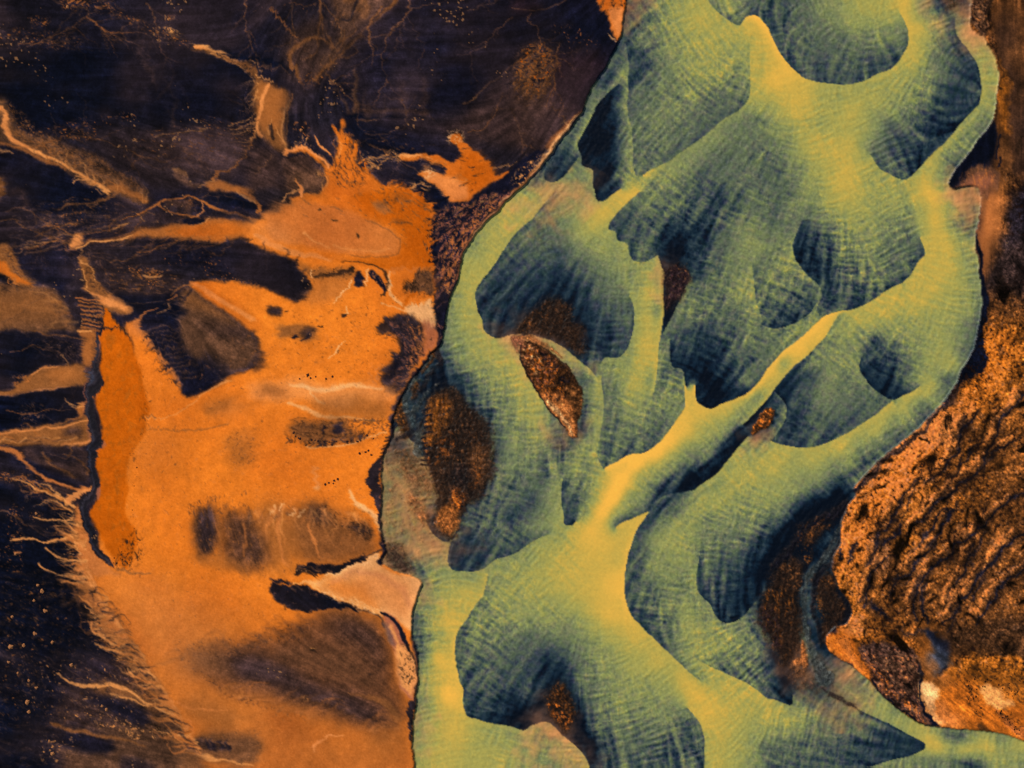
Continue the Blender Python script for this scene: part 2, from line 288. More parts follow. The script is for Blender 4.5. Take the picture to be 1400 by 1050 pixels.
E("1146,430 1137,447 1115,475 1087,500 1067,523 1049,545 1035,560 1017,580", [6.2,6,4.8,3,2,.6,.2,.1], [8.6,9,9,8.8,8.4,8.4,7.8,6.5])
E("1022,597 1010,612 995,630 980,647 965,657 950,669 935,672 917,675 900,682 885,697", [7,7.4,7.6,7.8,7.6,6.4,4,3,2.6,2.8], [0,0,0,.1,.2,.4,.8,1.2,2,3.2])
E("842,720 852,713 865,708 876,703 887,699", [3.8,3.4,3.4,3.2,3], [9,9,9,9,9])
E("887,700 872,722 865,740 860,755 856,775 854,800 857,823 865,843 880,860 900,880 917,895 935,913 957,930", [3,3.2,3.4,3.6,3.8,3.8,3.4,3.2,3,3.2,4.4,5,5.6], [9,9.2,9.2,9.3,9.4,9.5,9.5,9.2,8.8,8.6,8.4,8.4,8.4])
E("823,515 823,525 825,557 820,595 817,625 825,641", [4.8,4.6,4.6,4.6,4,3.6], [7.4,7.4,7.2,6.8,6.6,7])
E("769,655 768,675 769,700 770,716 780,718 786,712", [3.4,3.2,2.6,2,1.8,1.8], [6.8,7,7.2,7.4,8,8.8])
E("627,720 618,735 614,750 612,765 617,778 635,781 655,780 675,767 700,758 717,748 732,738 750,730", [1.2,1.6,1.8,2,2.2,2.4,2.6,3,3.2,3.4,3.8,5], [5.6,6,6.4,6.8,7,7,7,6.8,6.8,6.8,7,7.2])
E("667,785 660,813 642,840 627,860 622,883 625,913 629,933 634,943 634,963 640,979 655,983 675,989 697,992 715,999 727,992 745,987 760,997 772,1008 787,1020 800,1035 808,1055", [6.2,5.2,4.6,4.4,4.2,4,3.8,2.4,2.6,2.6,1.6,.8,.5,.3,.2,.1,0,0,0,.2,.6], [8.4,8.6,8.6,8.8,9.2,9.2,9.2,9.2,9.2,8.8,8.2,7.8,7.4,7.2,7.2,7.2,7.2,7.2,7.2,7.2,7.2])
E("940,968 955,985 963,1010 962,1055", [8.8,8.6,8,7.6], [5.6,4.4,3.4,3])
E("958,745 955,770 952,790 955,810 970,825 977,840 987,850 1000,851 1015,843 1027,830 1040,813 1047,795", [4.8,3.6,3.2,2.8,2,1.4,1,1,1,1,1,.8], [6,6.2,6.3,6.3,6.2,6.3,6.2,6,5.4,4,2.2,1])
E("950,900 970,911 1020,934 1047,953 1062,957 1082,964 1084,950", [6,4.6,4,3.4,2.2,.4,.4], [7.4,7.8,8.2,8.2,8,6.4,5])
E("1176,970 1205,985 1235,1000 1257,1012 1265,1017 1264,1025 1245,1033 1215,1040 1185,1049", [6.6,6.8,7.4,8.2,8.6,7.8,6.2,6,5.8], [3.6,2.8,2.2,1.8,1.4,1.4,1.6,1.8,2.2])
E("1176,490 1175,502 1180,512 1190,527 1210,542 1222,547 1235,541 1245,537 1258,528", [1.8,1.5,1.2,1,.9,.9,1.4,2.6,5], [6.2,6,5.6,5,4.4,5.8,8.4,8.4,8.2])
E("1222,547 1205,560 1185,575 1162,590 1145,600 1120,609 1097,612 1080,610 1065,606 1054,602", [8.4,8.3,8.3,8.3,8.3,8.3,8.2,8.2,8,7.6], [4.2,4,3.8,3.6,3.4,3.4,3,2.4,2.2,3])
E("1060,535 1068,545 1074,557 1073,575 1062,592 1056,600", [1.4,1.2,1.2,1.6,2.6,3.6], [4,4.6,4.6,4.6,5,6])
E("1097,300 1090,315 1084,330 1085,350 1092,362 1107,380 1120,392 1123,405 1117,420 1120,432", [3.6,2,1.4,1,1,1.6,2.4,2.6,2.8,3.6], [5,5.6,6,6.4,6.4,5.4,4.8,4.8,5,5.6])
E("1118,412 1107,429 1095,437 1075,446 1057,449 1040,445", [5,5.2,5.4,5.4,5.2,4.6], [2.4,2,1.6,1.5,1.8,3])
E("712,461 725,458 750,465 770,475 782,485 795,495 807,505 817,516", [.2,.2,.3,.6,1.2,2.4,4,5], [6.4,6.6,6.8,7,7.2,7.2,7.2,7.2])
E("536,592 548,582 560,600 575,614 588,640 600,680", [1.2,.6,.4,.4,.2,.2], [5,5.6,5.6,5.8,6,6])
E("578,690 584,715 595,732 608,741 618,736 626,726", [6,2,1.6,1.6,1.5,1.5], [6.4,6.4,6.5,6.6,6,4])
# warm sand showing through: x,y,weight (1 = full peach)
PP = rows("740,263,.5 760,270,.55 790,262,.55 780,280,.35 730,255,.7 700,275,.35 720,290,.1 690,310,.05 905,374,.95 902,392,.3 890,380,0 712,460,1 706,468,.9 702,480,.4 730,462,.85 750,470,.55 770,483,.3 800,505,.1 786,604,.1 780,600,.6 770,612,0 768,640,0 790,620,0 700,500,0 730,560,0 1030,592,.95 1042,596,.75 1022,606,.7 1060,605,0 1040,612,0 1012,597,0 1000,610,0 1020,584,0 1035,572,0 1045,548,0 1020,625,0 1070,620,0 905,348,0 925,345,0 890,350,0 945,372,0 960,360,0 930,400,0 920,376,0 880,400,0 750,995,.95 765,1006,.85 735,1003,.6 720,1015,.15 780,1025,.5 700,1010,0 760,1030,0 1328,290,.6 1333,270,.75 1318,300,.5 1305,266,.95 1320,262,.95 1295,270,.5 1318,275,.7 1285,262,0 1290,285,0 1335,330,.1 1312,262,.98 1345,52,.9 1335,46,1 1340,80,0 845,20,.9 855,100,0 1300,0,.8 1290,30,.1 1310,40,.2 545,640,.55 530,680,.55 565,680,.75 580,700,.8 545,720,.5 560,740,.7 540,765,.7 575,720,.6 590,690,.3 605,750,.95 600,765,.3 560,620,.55 585,640,.6 595,665,.5 570,780,.2 590,790,0 570,650,.6 620,800,0 570,830,.3 565,860,0 575,850,0 568,1000,.3 570,940,.1 600,950,0 1097,900,.95 1095,920,.8 1110,935,.6 1150,915,.45 1170,930,.45 1140,900,.4 1115,900,0 1130,950,.2 1140,962,.5 1150,968,.4 1185,950,.1 1100,960,0 1280,985,.1 640,640,.2 680,600,0 630,720,0 900,300,0 1000,100,0 1100,300,0 1100,600,0 900,900,0 1250,500,0 960,620,0 680,700,0 720,420,0 1325,310,0 1310,330,0 1300,310,0 1285,290,0 1100,260,0 700,900,0 1200,100,0 1000,450,0 850,640,0 1380,1030,0 1300,1010,0 860,250,0 610,600,0 575,560,0 630,520,0 1060,560,0 800,540,0 950,1000,0 810,600,0 720,680,0 640,400,0")
# directions of flow, drawn as short streamlines
FL = """980,20 900,60 865,90|990,60 930,110 880,160|1000,90 950,150 900,210|1010,110 990,155|1170,10 1100,40 1070,70|1180,30 1150,108|1200,40 1222,85|1225,140 1300,170 1320,165|1210,165 1245,238|1260,100 1330,120|1060,130 1000,200 950,260 900,330|1110,220 1080,300 1050,380 1000,480 960,545|1150,260 1200,330 1230,380|1160,280 1155,350 1145,415|1000,330 970,410 940,490|830,310 740,340 665,400|820,330 760,440|850,340 850,470|870,530 850,580 840,620|910,540 870,610|1180,450 1130,520 1090,605|1240,440 1215,530|720,560 690,680 640,770|715,500 740,640|960,700 900,780 880,850|1040,660 1010,760 1000,840|950,720 960,860 980,900|780,790 690,870 635,930|790,830 720,920 680,985|820,850 830,930 860,1040|860,870 920,960 950,1050|1060,980 1150,1000 1255,1018|1290,270 1330,420 1290,530 1160,630 1080,710|1290,360 1240,440 1160,500|875,250 800,330|720,270 660,340 630,430 650,520|840,120 800,200|1350,60 1350,140 1270,230|890,380 885,500 860,600|1140,430 1050,520 950,600 850,700 790,780|1020,640 940,690 880,780|600,820 605,950 620,1040|540,620 560,720 590,790|1100,880 1150,950 1240,1000 1400,1030|1000,870 1080,950|960,560 920,650|1060,40 1120,190 1170,300|570,520 575,600"""
# land streak directions
FLL = """0,30 200,50|0,110 330,110|0,165 200,270|200,150 340,190|0,230 140,260|0,330 200,310 340,320|150,360 400,370|20,420 100,440|0,480 120,500|0,600 120,610|0,700 110,740|0,800 100,820|20,900 200,980|60,1000 260,1040|500,60 700,60|500,140 640,140|470,20 430,105|360,110 355,190|500,200 620,230|610,300 660,260|600,400 640,330|470,170 500,260 560,330|380,240 540,320|270,400 345,450|190,430 260,430|240,440 260,520|160,450 160,760|250,560 330,530|220,600 220,740|330,640 520,600|420,520 540,500|400,590 450,600|430,690 520,720|350,690 370,770|200,780 300,850|250,900 420,940 540,990|300,1000 540,1030|480,840 545,900|560,870 568,950|540,460 570,500|700,120 780,60|800,100 750,200|1380,30 1380,200|1350,260 1345,400|1380,300 1400,420|1350,480 1300,580 1200,680|1380,560 1280,700 1180,840|1398,700 1300,850|1200,880 1270,980|1280,900 1400,980|1160,880 1230,960|640,560 630,640 650,700|1080,780 1070,880"""
# ------------------------------------------------------------------ sediments of the banks and plains
# pigments, measured as they look in daylight; some also paint shade
COL = dict(a=(10,13,25), b=(18,18,31), c=(30,25,31), w=(62,80,84), y=(88,56,40), n=(42,26,30), d=(60,41,35), e=(94,62,42), f=(139,84,42), g=(182,104,46),
           h=(212,108,30), i=(228,119,33), j=(196,91,10), k=(241,158,84), l=(243,178,114), m=(52,62,80), o=(150,83,24), q=(168,96,66), r=(120,66,22), s=(207,118,56), t=(70,42,22), u=(42,27,17), v=(231,140,72))
OPS = []
def B(c, pts, fe=1.2, al=1.0, tex=None, smooth=True): OPS.append(('B', c, P(pts), fe, al, tex, smooth))
def S(c, pts, w=2.0, soft=1.2, al=1.0): OPS.append(('S', c, P(pts), w, soft, al))
def X(c, pts, dens=.3, size=1.2, al=1.0, asp=0, fe=3.0): OPS.append(('X', c, P(pts), dens, size, al, asp, fe))   # specks

def ell(x, y, a, b, r=0, n=12):
    t = np.arange(n) * 2 * np.pi / n; r = math.radians(r)
    return ' '.join('%.1f,%.1f' % (x + a*math.cos(q)*math.cos(r) - b*math.sin(q)*math.sin(r), y + a*math.cos(q)*math.sin(r) + b*math.sin(q)*math.cos(r)) for q in t)

def fringe(c, path, n, ang, ln, w, seed, jit=18, al=.85, soft=1.3, curve=.25):
    """tapering tongues of sediment running off an edge"""
    r = np.random.default_rng(seed); s = spline(P(path), False, 2.0)
    for k in range(n):
        x, y = s[int(r.uniform(0, len(s) - 1))]; a = math.radians(ang + r.normal(0, jit)); L = r.uniform(*ln); b = r.normal(0, curve) * L
        dx, dy = math.cos(a), -math.sin(a)
        q = f"{x - dx*3:.1f},{y - dy*3:.1f} {x + dx*L*.5 - dy*b:.1f},{y + dy*L*.5 + dx*b:.1f} {x + dx*L:.1f},{y + dy*L:.1f}"
        S(c if isinstance(c, str) and len(c) == 1 else c[k % len(c)], q, [w * r.uniform(.6, 1.3), w * .55, .4], soft, al * r.uniform(.6, 1))
# --- upper left black plain
B('c', "150,0 260,20 300,60 240,120 190,180 160,200 130,120", 25, .7)
B('c', "0,0 120,0 110,60 0,62", 10, .5); B('c', "200,60 350,90 345,175 190,180", 20, .5)
B('d', "190,60 215,70 222,110 218,170 205,175 195,110", 8, .35)
B('c', "20,180 330,172 345,205 300,240 240,260 200,255 130,215 60,190", 6, .8)
B('d', "200,180 340,175 350,215 300,240 250,230", 8, .35)
B('a', "0,68 60,70 150,66 270,68 330,85 346,110 346,150 320,172 220,178 150,160 100,165 60,176 25,172 0,140", 4, .95)
B('b', "150,72 330,92 335,160 230,172 160,130", 14, .7)
B('a', "0,270 30,235 120,250 150,275 130,300 60,290", 8, .8)
B('c', "0,292 150,290 200,300 100,330 0,335", 5, .6)
B('c', "350,0 450,0 440,80 400,110 360,80", 14, .7); B('d', "395,45 440,25 440,60 425,105 400,112 393,80", 8, .7)
B('e', "455,-5 548,-5 500,35 465,75 440,105 428,112 438,80 465,50 462,25", 6, .75)
S('f', "548,-2 515,25 490,50 465,75 445,92 431,110", [7,5,3.5,3,3,4], 3, .85)
S('f', "460,25 470,45 471,58 460,68 455,60", 1.5, 1.5, .8); S('f', "448,48 455,65 452,62 430,52 410,62 400,76 402,92 412,106", [3,3,2,5,6,6,6,3], 4, .75)
S('f', "478,0 500,8 498,20 490,14", 9, 6, .6); S('a', "487,0 485,14 476,27 468,25", 3, 2); S('a', "437,0 440,22 450,30 450,38", 3.5, 2)
S('k', "464,36 468,50 459,62", 1, 1, .6); X('g', "410,105 440,100 435,118 415,118", .25, .8)
B('d', "455,90 500,20 600,60 560,160 487,160 480,130", 14, .5); S('e', "485,95 487,140 487,160", [3,7,6], 4, .8)
S('e', "455,120 470,140 480,160", 3, 4, .7); B('b', "500,30 700,30 690,100 640,140 580,155 510,140 492,100", 16, .7)
S('d', "548,115 553,150", 8, 8, .5); S('d', "580,110 582,155", 8, 8, .5)
S('d', "487,153 520,153 560,152 585,155", 5, 3, .6); S('e', "490,166 518,163", 1.6, 1.2, .8); S('a', "478,162 530,161 575,160 600,165 625,157 650,140", [4,2,2,4,4,2], 1.5)
S('e', "632,143 645,135 662,120 680,108 699,92 712,78", 1.6, 1.2, .9); S('k', "640,138 650,132", 1.2, 1, .6)
B('d', "560,163 620,165 700,95 760,140 740,205 690,240 640,200 600,180 540,175", 9, .75)
B('a', "640,192 700,200 735,190 740,215 700,232 675,228 650,210", 7, .9); B('a', "480,172 510,175 530,200 560,208 545,225 520,235 495,218", 6, .9)
B('a', "548,225 570,225 600,250 625,278 600,285 570,262 545,245", 5, .9)
B('b', "700,0 860,0 840,60 800,135 770,175 760,110 740,60 700,60", 8, .6)
B('n', "700,0 740,5 735,15 700,20", 4, .7); S('e', "700,10 725,15 742,13 760,7 778,0", 1.4, 1.3, .8)
B('n', "755,70 830,80 800,135 760,160 740,130", 12, .8); B('a', "738,45 830,20 840,60 780,70 745,68", 8, .6)
B('e', "712,68 745,60 756,80 757,105 742,130 715,135 704,112", 6, .8); X('f', "712,68 745,60 756,80 757,105 742,130 715,135 704,112", .4, 1.5); X('j', "712,68 745,60 752,100 735,128 712,125", .12, 1.0); X('a', "700,70 750,65 752,120 700,135", .2, 1.8)
B('d', "700,135 790,145 745,205 700,195", 8, .6); B('e', "700,120 750,130 750,160 715,160", 8, .35)
X('g', "755,30 800,40 820,70 760,60", .04, .7); X('g', "330,5 470,10 470,22 330,12", .02, .7)
# crumbs of pale moss
X('g', "0,40 40,38 110,55 112,64 60,62 0,55", .08, .9); X('g', "85,0 112,3 125,18 88,14", .22, 1.0); X('e', "0,38 110,50 110,68 0,64", .2, 1.2, .6)
X('g', "122,0 150,4 190,28 240,45 262,62 240,62 200,44 165,26 130,14", .13, 1.1); X('f', "122,0 150,4 190,28 240,45 262,62 240,62 200,44 165,26 130,14", .25, 1.6, .5)
X('k', "225,36 240,40 250,50 235,48", .5, 1.2); X('g', "225,22 240,22 240,27 228,27", .5, 1.0); X('g', "40,24 70,28 68,34 44,32", .25, .8)
S('k', "262,60 275,66 290,72 325,75", [1,6,4,1], 2, .85); S('v', "264,62 273,67 286,71", [2,5,1], 1.5)
S('f', "262,66 290,75 320,84 345,96 356,112", [2,5,8,9,8], 4, .8); S('k', "290,75 320,80 350,88 358,98", 1.2, 1, .6); S('k', "285,74 315,85 340,100 350,116", 1.2, 1, .6)
X('a', "280,70 330,78 350,110 330,95", .25, 1.0, .8); S('a', "302,66 330,78 365,84 400,97", [4,7,8,6], 3, .9); S('e', "350,88 375,92 398,100", 1.5, 1.5, .6)
X('g', "20,172 60,178 100,165 150,158 187,150 182,162 150,168 100,176 50,184", .09, .9); X('g', "80,180 135,178 130,192 90,190", .12, .8)
X('g', "205,175 345,160 345,205 250,215 180,205", .05, .9, .8, 12); X('f', "240,185 345,165 345,215 250,215", .12, 1.4, .5, 12)
for q in ("312,173 330,166 350,155", "316,179 335,172 352,163", "322,186 340,178 352,171", "215,186 250,183 285,178"): S('k', q, 1.3, 1.1, .6)
S('g', "349,178 337,212 322,227 302,235 290,247", [2,1.2,2,2.2,5], 1.3, .8); S('f', "349,185 332,215 318,228", 4, 4, .4); S('k', "237,229 250,235 258,244", [1,5,1], 2, .6)
# orange column under the fan
B('f', "350,112 362,110 372,118 395,125 398,142 393,165 391,190 393,203 380,207 368,200 357,190 350,172 347,140", 3, 1)
B('g', "352,115 366,118 392,126 395,142 388,165 376,180 366,176 356,180 351,165", 5, .7)
S('k', "350,100 362,106 372,113", 2, 1.5, .7); S('v', "366,117 358,138 353,160 351,178 357,190", [5,6,5,4,3], 2.5); S('k', "396,138 389,165 386,185 391,203", [2,2.5,2,2], 2, .7); S('k', "372,165 366,176 366,186", 2, 2, .6)
S('d', "369,172 371,188", 5, 2, .9); S('k', "377,172 381,185 390,199", 1.6, 1.4, .7)
B('c', "395,120 440,115 470,150 474,170 440,190 410,205 395,200 392,170", 6, .8); X('g', "405,168 420,168 425,195 410,190", .1, 1.3)
# diagonal ridge of the upper left
B('e', "-5,133 7,136 12,152 35,180 75,192 110,205 140,218 168,240 196,258 206,272 195,278 175,274 150,264 132,256 115,246 88,230 50,217 15,200 -5,186", 3, .95)
X('f', "10,140 75,195 140,218 200,265 150,258 60,215 10,190", .4, 1.3, .8); X('a', "15,160 75,190 140,218 200,262 150,240 60,200", .25, 1.1, .7)
S('v', "2,152 8,170 15,190 45,207 70,216", [6,9,7,5,4], 3, .9); S('k', "45,207 85,222 118,240 138,256 150,264", [4,4,3.5,4,6], 2, .9); S('g', "0,195 50,216 90,230", 5, 3, .6)
S('g', "150,256 170,262 200,274", [8,10,6], 4, .7); S('k', "102,250 108,245 118,243", 2.2, 1.4, .8); S('k', "0,205 10,208 18,212", 2, 1.5, .6)
B('f', "-5,243 3,245 6,258 2,272 -5,274", 3, .8); S('d', "15,265 28,262 35,285", 8, 8, .6)
# loops west of the orange delta
S('e', "35,347 70,340 95,332", 2.5, 2, .7); S('e', "0,345 50,330 95,318", 2, 2, .6); S('f', "48,322 80,310 105,304", 2, 2, .6); S('e', "120,318 150,306 170,296", 2, 2, .7)
B('d', "150,320 180,298 225,285 330,300 330,320 180,325", 5, .5)
B('g', "108,334 140,329 175,321 190,312 225,309 265,303 290,298 315,300 350,305 380,318 400,330 425,340 400,345 365,335 345,331 330,325 315,329 270,331 250,329 225,327 175,326 140,333", 2.5, .95)
B('h', "225,316 290,305 340,308 400,335 380,338 340,328 325,321 310,326 240,325", 4, .9)
S('k', "107,339 125,333 145,331 172,325 182,320", [3,2,2,2,1], 1.3, .9); S('k', "112,340 108,352 112,360", 1.4, 1.3, .7); B('v', "92,334 102,326 106,320 114,321 114,329 108,337 98,339", 1.8, .95)
S('g', "165,302 200,287 213,279 235,272 260,270 278,277 292,284 330,295 352,302", [1,2,2.5,2.2,2,3,4,4,5], 1.4, .95)
S('v', "276,278 279,288 270,294", 2, 1.5, .8); S('g', "215,280 222,284 235,290 252,293 268,294 272,297", 1.8, 1.3, .9); B('d', ell(245, 281, 21, 8.5, 5), 1.5); B('c', ell(240, 285, 15, 4, 5), 2, .8); X('g', ell(260, 276, 5, 3), .4, 1)
S('e', "192,301 194,293 203,289 211,291", 1.8, 1.3, .9); S('e', "208,303 216,300", 1.5, 1.3, .7)
B('a', "250,299 262,296 276,297 280,302 268,306 254,304", 1.2, .95); B('c', "283,290 310,288 345,298 350,302 320,301 296,296", 2, .8); S('k', "272,305 281,302 289,296", 1.5, 1.2, .7)
B('a', "282,270 300,262 335,272 350,280 345,287 320,280 300,280", 2, .9); S('g', "312,255 335,264 352,278 356,290", [5,4,5,4], 2, .9); S('k', "325,262 348,276", 2, 1.5, .7)
B('g', "281,253 300,246 320,250 340,256 345,264 330,262 305,260 290,262", 2, .95); S('k', "270,258 283,252 292,248", 1.5, 1.2, .7); B('e', "240,236 252,232 262,250 290,252 260,258 250,250", 2, .7)
X('g', "60,300 110,290 120,300 80,315", .1, .9); X('f', "70,275 200,270 190,300 100,325 60,310", .08, 1.1, .6, 15)
X('e', "30,280 200,285 160,310 100,330 20,345", .3, 1.3, .4, 15); S('f', "75,285 95,280 112,284 140,275 165,265", [1,3,2,3,4], 2, .6)
# dark lens and the folds east of the comb
B('c', "112,345 140,336 175,328 225,329 255,332 315,331 325,326 342,332 357,334 366,341 405,356 414,370 425,388 428,400 411,414 398,407 380,401 350,393 310,388 262,392 230,398 160,405 135,380 118,360", 1.5, 1)
B('b', "180,335 240,333 290,340 340,335 365,345 405,358 424,390 411,410 380,398 345,388 290,370 220,355", 8, .85); B('a', "160,402 250,405 258,425 240,440 175,425 160,412", 3, .95); B('d', "145,375 240,380 260,390 240,400 170,400", 6, .5)
S('f', "340,440 330,430", 2); X('g', "175,364 222,372 222,378 190,378", .35, 1.1); X('f', "150,365 235,370 240,395 160,395", .18, 1.1, .7, 8); X('g', "225,345 265,350 260,362 230,360", .05, 1.0); X('g', "285,340 315,370 325,395 280,370", .06, 1.0); S('k', "196,375 208,377 220,376", [2,3,2], 1.3, .7); X('g', "200,382 216,380 214,392 202,390", .2, 1)
S('f', "297,390 315,388 350,391", 3.5, 2, .7); X('g', "295,385 350,387 350,394 300,398", .3, 1.0)
for q in ("140,395 170,397 230,399", "150,412 190,415 240,410", "225,418 240,411 256,408"): S('e', q, 1.2, 1.5, .5)
S('k', "215,432 228,425 236,416", 1.6, 1.4, .5); S('s', "183,441 200,428 214,423", [2,3,1.5], 1.4, .7)
# left flats
B('f', "-5,336 8,336 18,345 32,366 46,384 49,391 38,396 26,392 14,392 -5,398", 2, .95); X('d', "0,335 30,360 45,385 20,370", .4, 1.1, .8); S('h', "0,362 12,372 30,382 44,389", [10,11,9,5], 4, .9)
B('a', "-5,372 8,377 20,380 28,392 10,394 -5,390", 1.5, .95); S('g', "14,376 18,388", 2, 1); S('g', "22,378 27,390", 2.5, 1)
B('e', "-5,393 30,394 60,392 78,398 96,420 104,440 100,452 82,450 60,456 36,460 -5,452", 3, 1); B('f', "-5,400 60,400 90,425 60,440 -5,440", 9, .85); X('d', "30,390 90,400 100,440 60,410", .3, 1.2, .5)
B('c', "96,385 112,365 118,395 112,410 108,445 98,440 95,410", 3, .9)
B('f', "0,330 0,336 60,350 30,350", 2, .0)
B('f', "108,352 118,353 128,372 138,382 148,398 157,402 150,410 165,415 178,424 172,430 150,430 140,436 130,425 127,405 118,396 113,378 110,365", 2, .95)
S('k', "110,355 122,365 133,382", 1.6, 1.3, .7); S('k', "114,368 118,385 124,400 132,412", 1.6, 1.3, .7); S('v', "128,403 145,415 170,422", [6,10,6], 4, .85); X('a', "118,368 140,385 152,402 130,395", .25, 1.0, .7)
B('c', "112,405 128,405 140,425 142,448 116,455 108,440 112,425", 2, .8)
for k, y in enumerate((408, 413, 418.5, 424, 429, 435, 440, 445, 449)): S('g' if k % 3 else 's', f"{109+3*abs(math.sin(k*1.7)):.0f},{y} 125,{y+2} {139+k*.4:.0f},{y+6}", [2.4, 1.8, 1.2], 1.0, .8)
B('g', "105,448 130,452 134,462 130,480 127,500 118,500 112,480 116,465", 2.5, .9); S('k', "104,450 125,452", 3, 1.5, .8); S('d', "128,462 124,500", 3, 3, .4)
B('a', "-5,455 40,456 62,462 92,468 103,478 96,490 88,498 62,508 38,520 20,526 -5,526", 2, 1); X('e', "60,462 110,470 108,495 88,498", .3, 1.3, .6); S('k', "84,482 90,492 92,499", 1.5, 1.3, .6); S('f', "45,455 90,459 120,466", 2, 2, .7)
B('f', "12,530 45,510 82,499 113,496 120,510 116,526 60,533 25,538 -5,542 -5,534", 2, 1); S('v', "45,512 62,504 80,499", 2.5, 1.6, .8); X('g', "18,518 45,512 40,522 20,526", .25, 1.1); B('g', "60,508 100,500 115,512 90,522", 4, .6); S('v', "-5,540 30,537 60,533 95,529", 2.2, 1.5, .7)
B('a', "-5,544 60,535 118,529 124,540 117,550 106,565 98,574 60,584 20,592 -5,592", 1.5, 1)
X('e', "28,555 60,555 58,578 30,575", .3, 1.2, .7)
B('g', "118,548 106,560 106,570 96,577 112,573 121,560", 1.5, .9); S('k', "90,543 100,552 112,558", 1.2, 1, .7); S('k', "98,549 104,558 114,558", 1.2, 1, .7); S('k', "110,552 117,556", 1.2, 1, .7); S('f', "60,584 85,578 105,572", 2, 1.5, .8)
B('f', "-5,592 50,584 100,578 119,572 124,590 126,605 100,612 40,610 -5,605", 1.6, 1); S('v', "0,592 50,588 90,583 118,578", 2.2, 1.6, .8); S('v', "90,608 110,606 126,604", 4, 2, .8); B('d', ell(100, 592, 16, 6, 8), 3, .85); S('d', "40,598 80,602 110,599", 2.5, 2, .5); S('d', "10,600 60,606", 2.5, 2, .5)
B('d', "30,612 90,611 118,614 120,640 118,655 100,650 70,640 45,628", 3, 1); B('a', "40,614 90,613 112,622 100,635 70,630", 5, .8); S('s', "-5,612 25,618 45,640 70,655 95,665 122,668", [6,6,4,5,5,9], 2.5, .9); S('f', "90,622 112,632 118,650", 2, 2, .6); S('f', "60,620 80,640 100,650", 3, 3, .6)
B('c', "-5,622 30,632 60,660 40,665 -5,660", 4, .7); X('g', "0,640 60,655 58,668 30,662 0,656", .2, 1.1); S('k', "20,652 50,664 80,678 100,690", [1,3,3,5], 1.6, .9); B('d', "65,662 100,668 110,676 95,678 70,672", 2, .8); S('v', "95,682 112,672 124,668", [10,8,4], 3, .9)
B('a', "-5,666 20,668 50,676 80,690 98,697 104,730 104,770 118,792 100,800 -5,800", 3, 1)
B('s', "102,688 112,690 116,706 124,730 140,755 152,776 165,785 190,800 165,830 125,800 113,780 106,740 102,710", 2.5, .95)
S('k', "46,708 62,711 80,712 100,707", [2,2.2,2,4], 1.4, .85); X('g', "40,700 60,703 55,712 45,712", .25, 1); S('k', "18,738 40,738 60,742 85,738 106,731", [4,2.5,2.5,3.5,7], 1.4, .95); S('k', "62,751 75,757 92,763 112,770", [3,2,1.8,3], 1.3, .9); S('k', "56,772 62,780 80,786 112,789", [4,3,3,8], 1.4, .95); S('v', "20,758 30,757", 2.2, 1.4, .8); S('f', "90,690 104,700", 4, 2, .7); X('e', "70,685 100,700 98,712 75,705", .3, 1.1, .6)
X('g', "0,690 30,700 25,780 0,790", .03, 1.0); X('g', "10,700 30,690 30,790 15,790", .04, 1.2)
def vein(x, y, ang, L, w, cs, seed, depth=2, al=.5):
    """a wandering rill of tan silt with side rills"""
    r = np.random.default_rng(seed); a = math.radians(ang); pts = [(x, y)]; n = max(4, int(L / 9))
    for k in range(n):
        a += r.normal(0, .22); x += math.cos(a) * L / n; y -= math.sin(a) * L / n; pts.append((x, y))
        if depth and r.uniform() < .45: vein(x, y, math.degrees(a) + r.choice([-1, 1]) * r.uniform(20, 50), L * r.uniform(.25, .5), w * .6, cs, int(r.integers(1e6)), depth - 1, al * .85)
    S(cs[seed % len(cs)], ' '.join(f'{p[0]:.1f},{p[1]:.1f}' for p in pts), [w, w * .8, .5], max(1.2, w * .5), al)
for k, (x, y, a_, L, w_) in enumerate(((395, -5, -70, 100, 2), (440, -5, -95, 80, 3), (370, 10, -50, 70, 2), (330, -5, -60, 90, 1.6), (200, 5, -35, 90, 1.6), (60, 0, -20, 120, 1.4), (30, 60, -8, 140, 1.4), (120, 25, -25, 90, 1.6), (520, 10, -120, 90, 2.4), (560, 0, -110, 120, 2), (640, 15, -15, 90, 1.3), (700, 25, 200, 90, 1.3),
    (20, 205, -5, 110, 1.4), (90, 190, -8, 150, 1.4), (180, 210, -12, 110, 1.4), (240, 200, 8, 100, 1.4), (0, 300, 6, 160, 1.6), (60, 310, 10, 130, 1.6), (10, 285, 4, 130, 1.3), (120, 285, 8, 90, 1.5), (500, 185, -6, 100, 1.4), (505, 200, -18, 90, 1.6), (640, 180, 20, 80, 1.3), (720, 20, -70, 90, 1.6), (760, 60, -80, 90, 2), (700, 150, -60, 60, 2.2), (150, 360, -3, 150, 1.3), (190, 345, -6, 140, 1.2), (400, 130, -80, 80, 1.8), (445, 100, -60, 70, 1.8), (0, 440, 0, 90, 1.4), (20, 480, 10, 80, 1.2), (10, 560, 5, 90, 1.3), (0, 700, 15, 80, 1.4), (20, 780, -5, 80, 1.4), (10, 850, -15, 110, 1.6), (30, 910, -20, 120, 1.6), (10, 990, -12, 130, 1.8), (60, 870, -25, 110, 1.6))): vein(x, y, a_, L, w_ * 1.15, 'efgff', 600 + k, 2, .55)
B('e', "395,60 440,20 470,0 520,0 470,70 430,112 400,100", 12, .3); B('d', "130,180 345,175 345,240 200,262 140,215", 14, .4); B('d', "560,160 760,140 740,200 690,240 600,185", 12, .3)
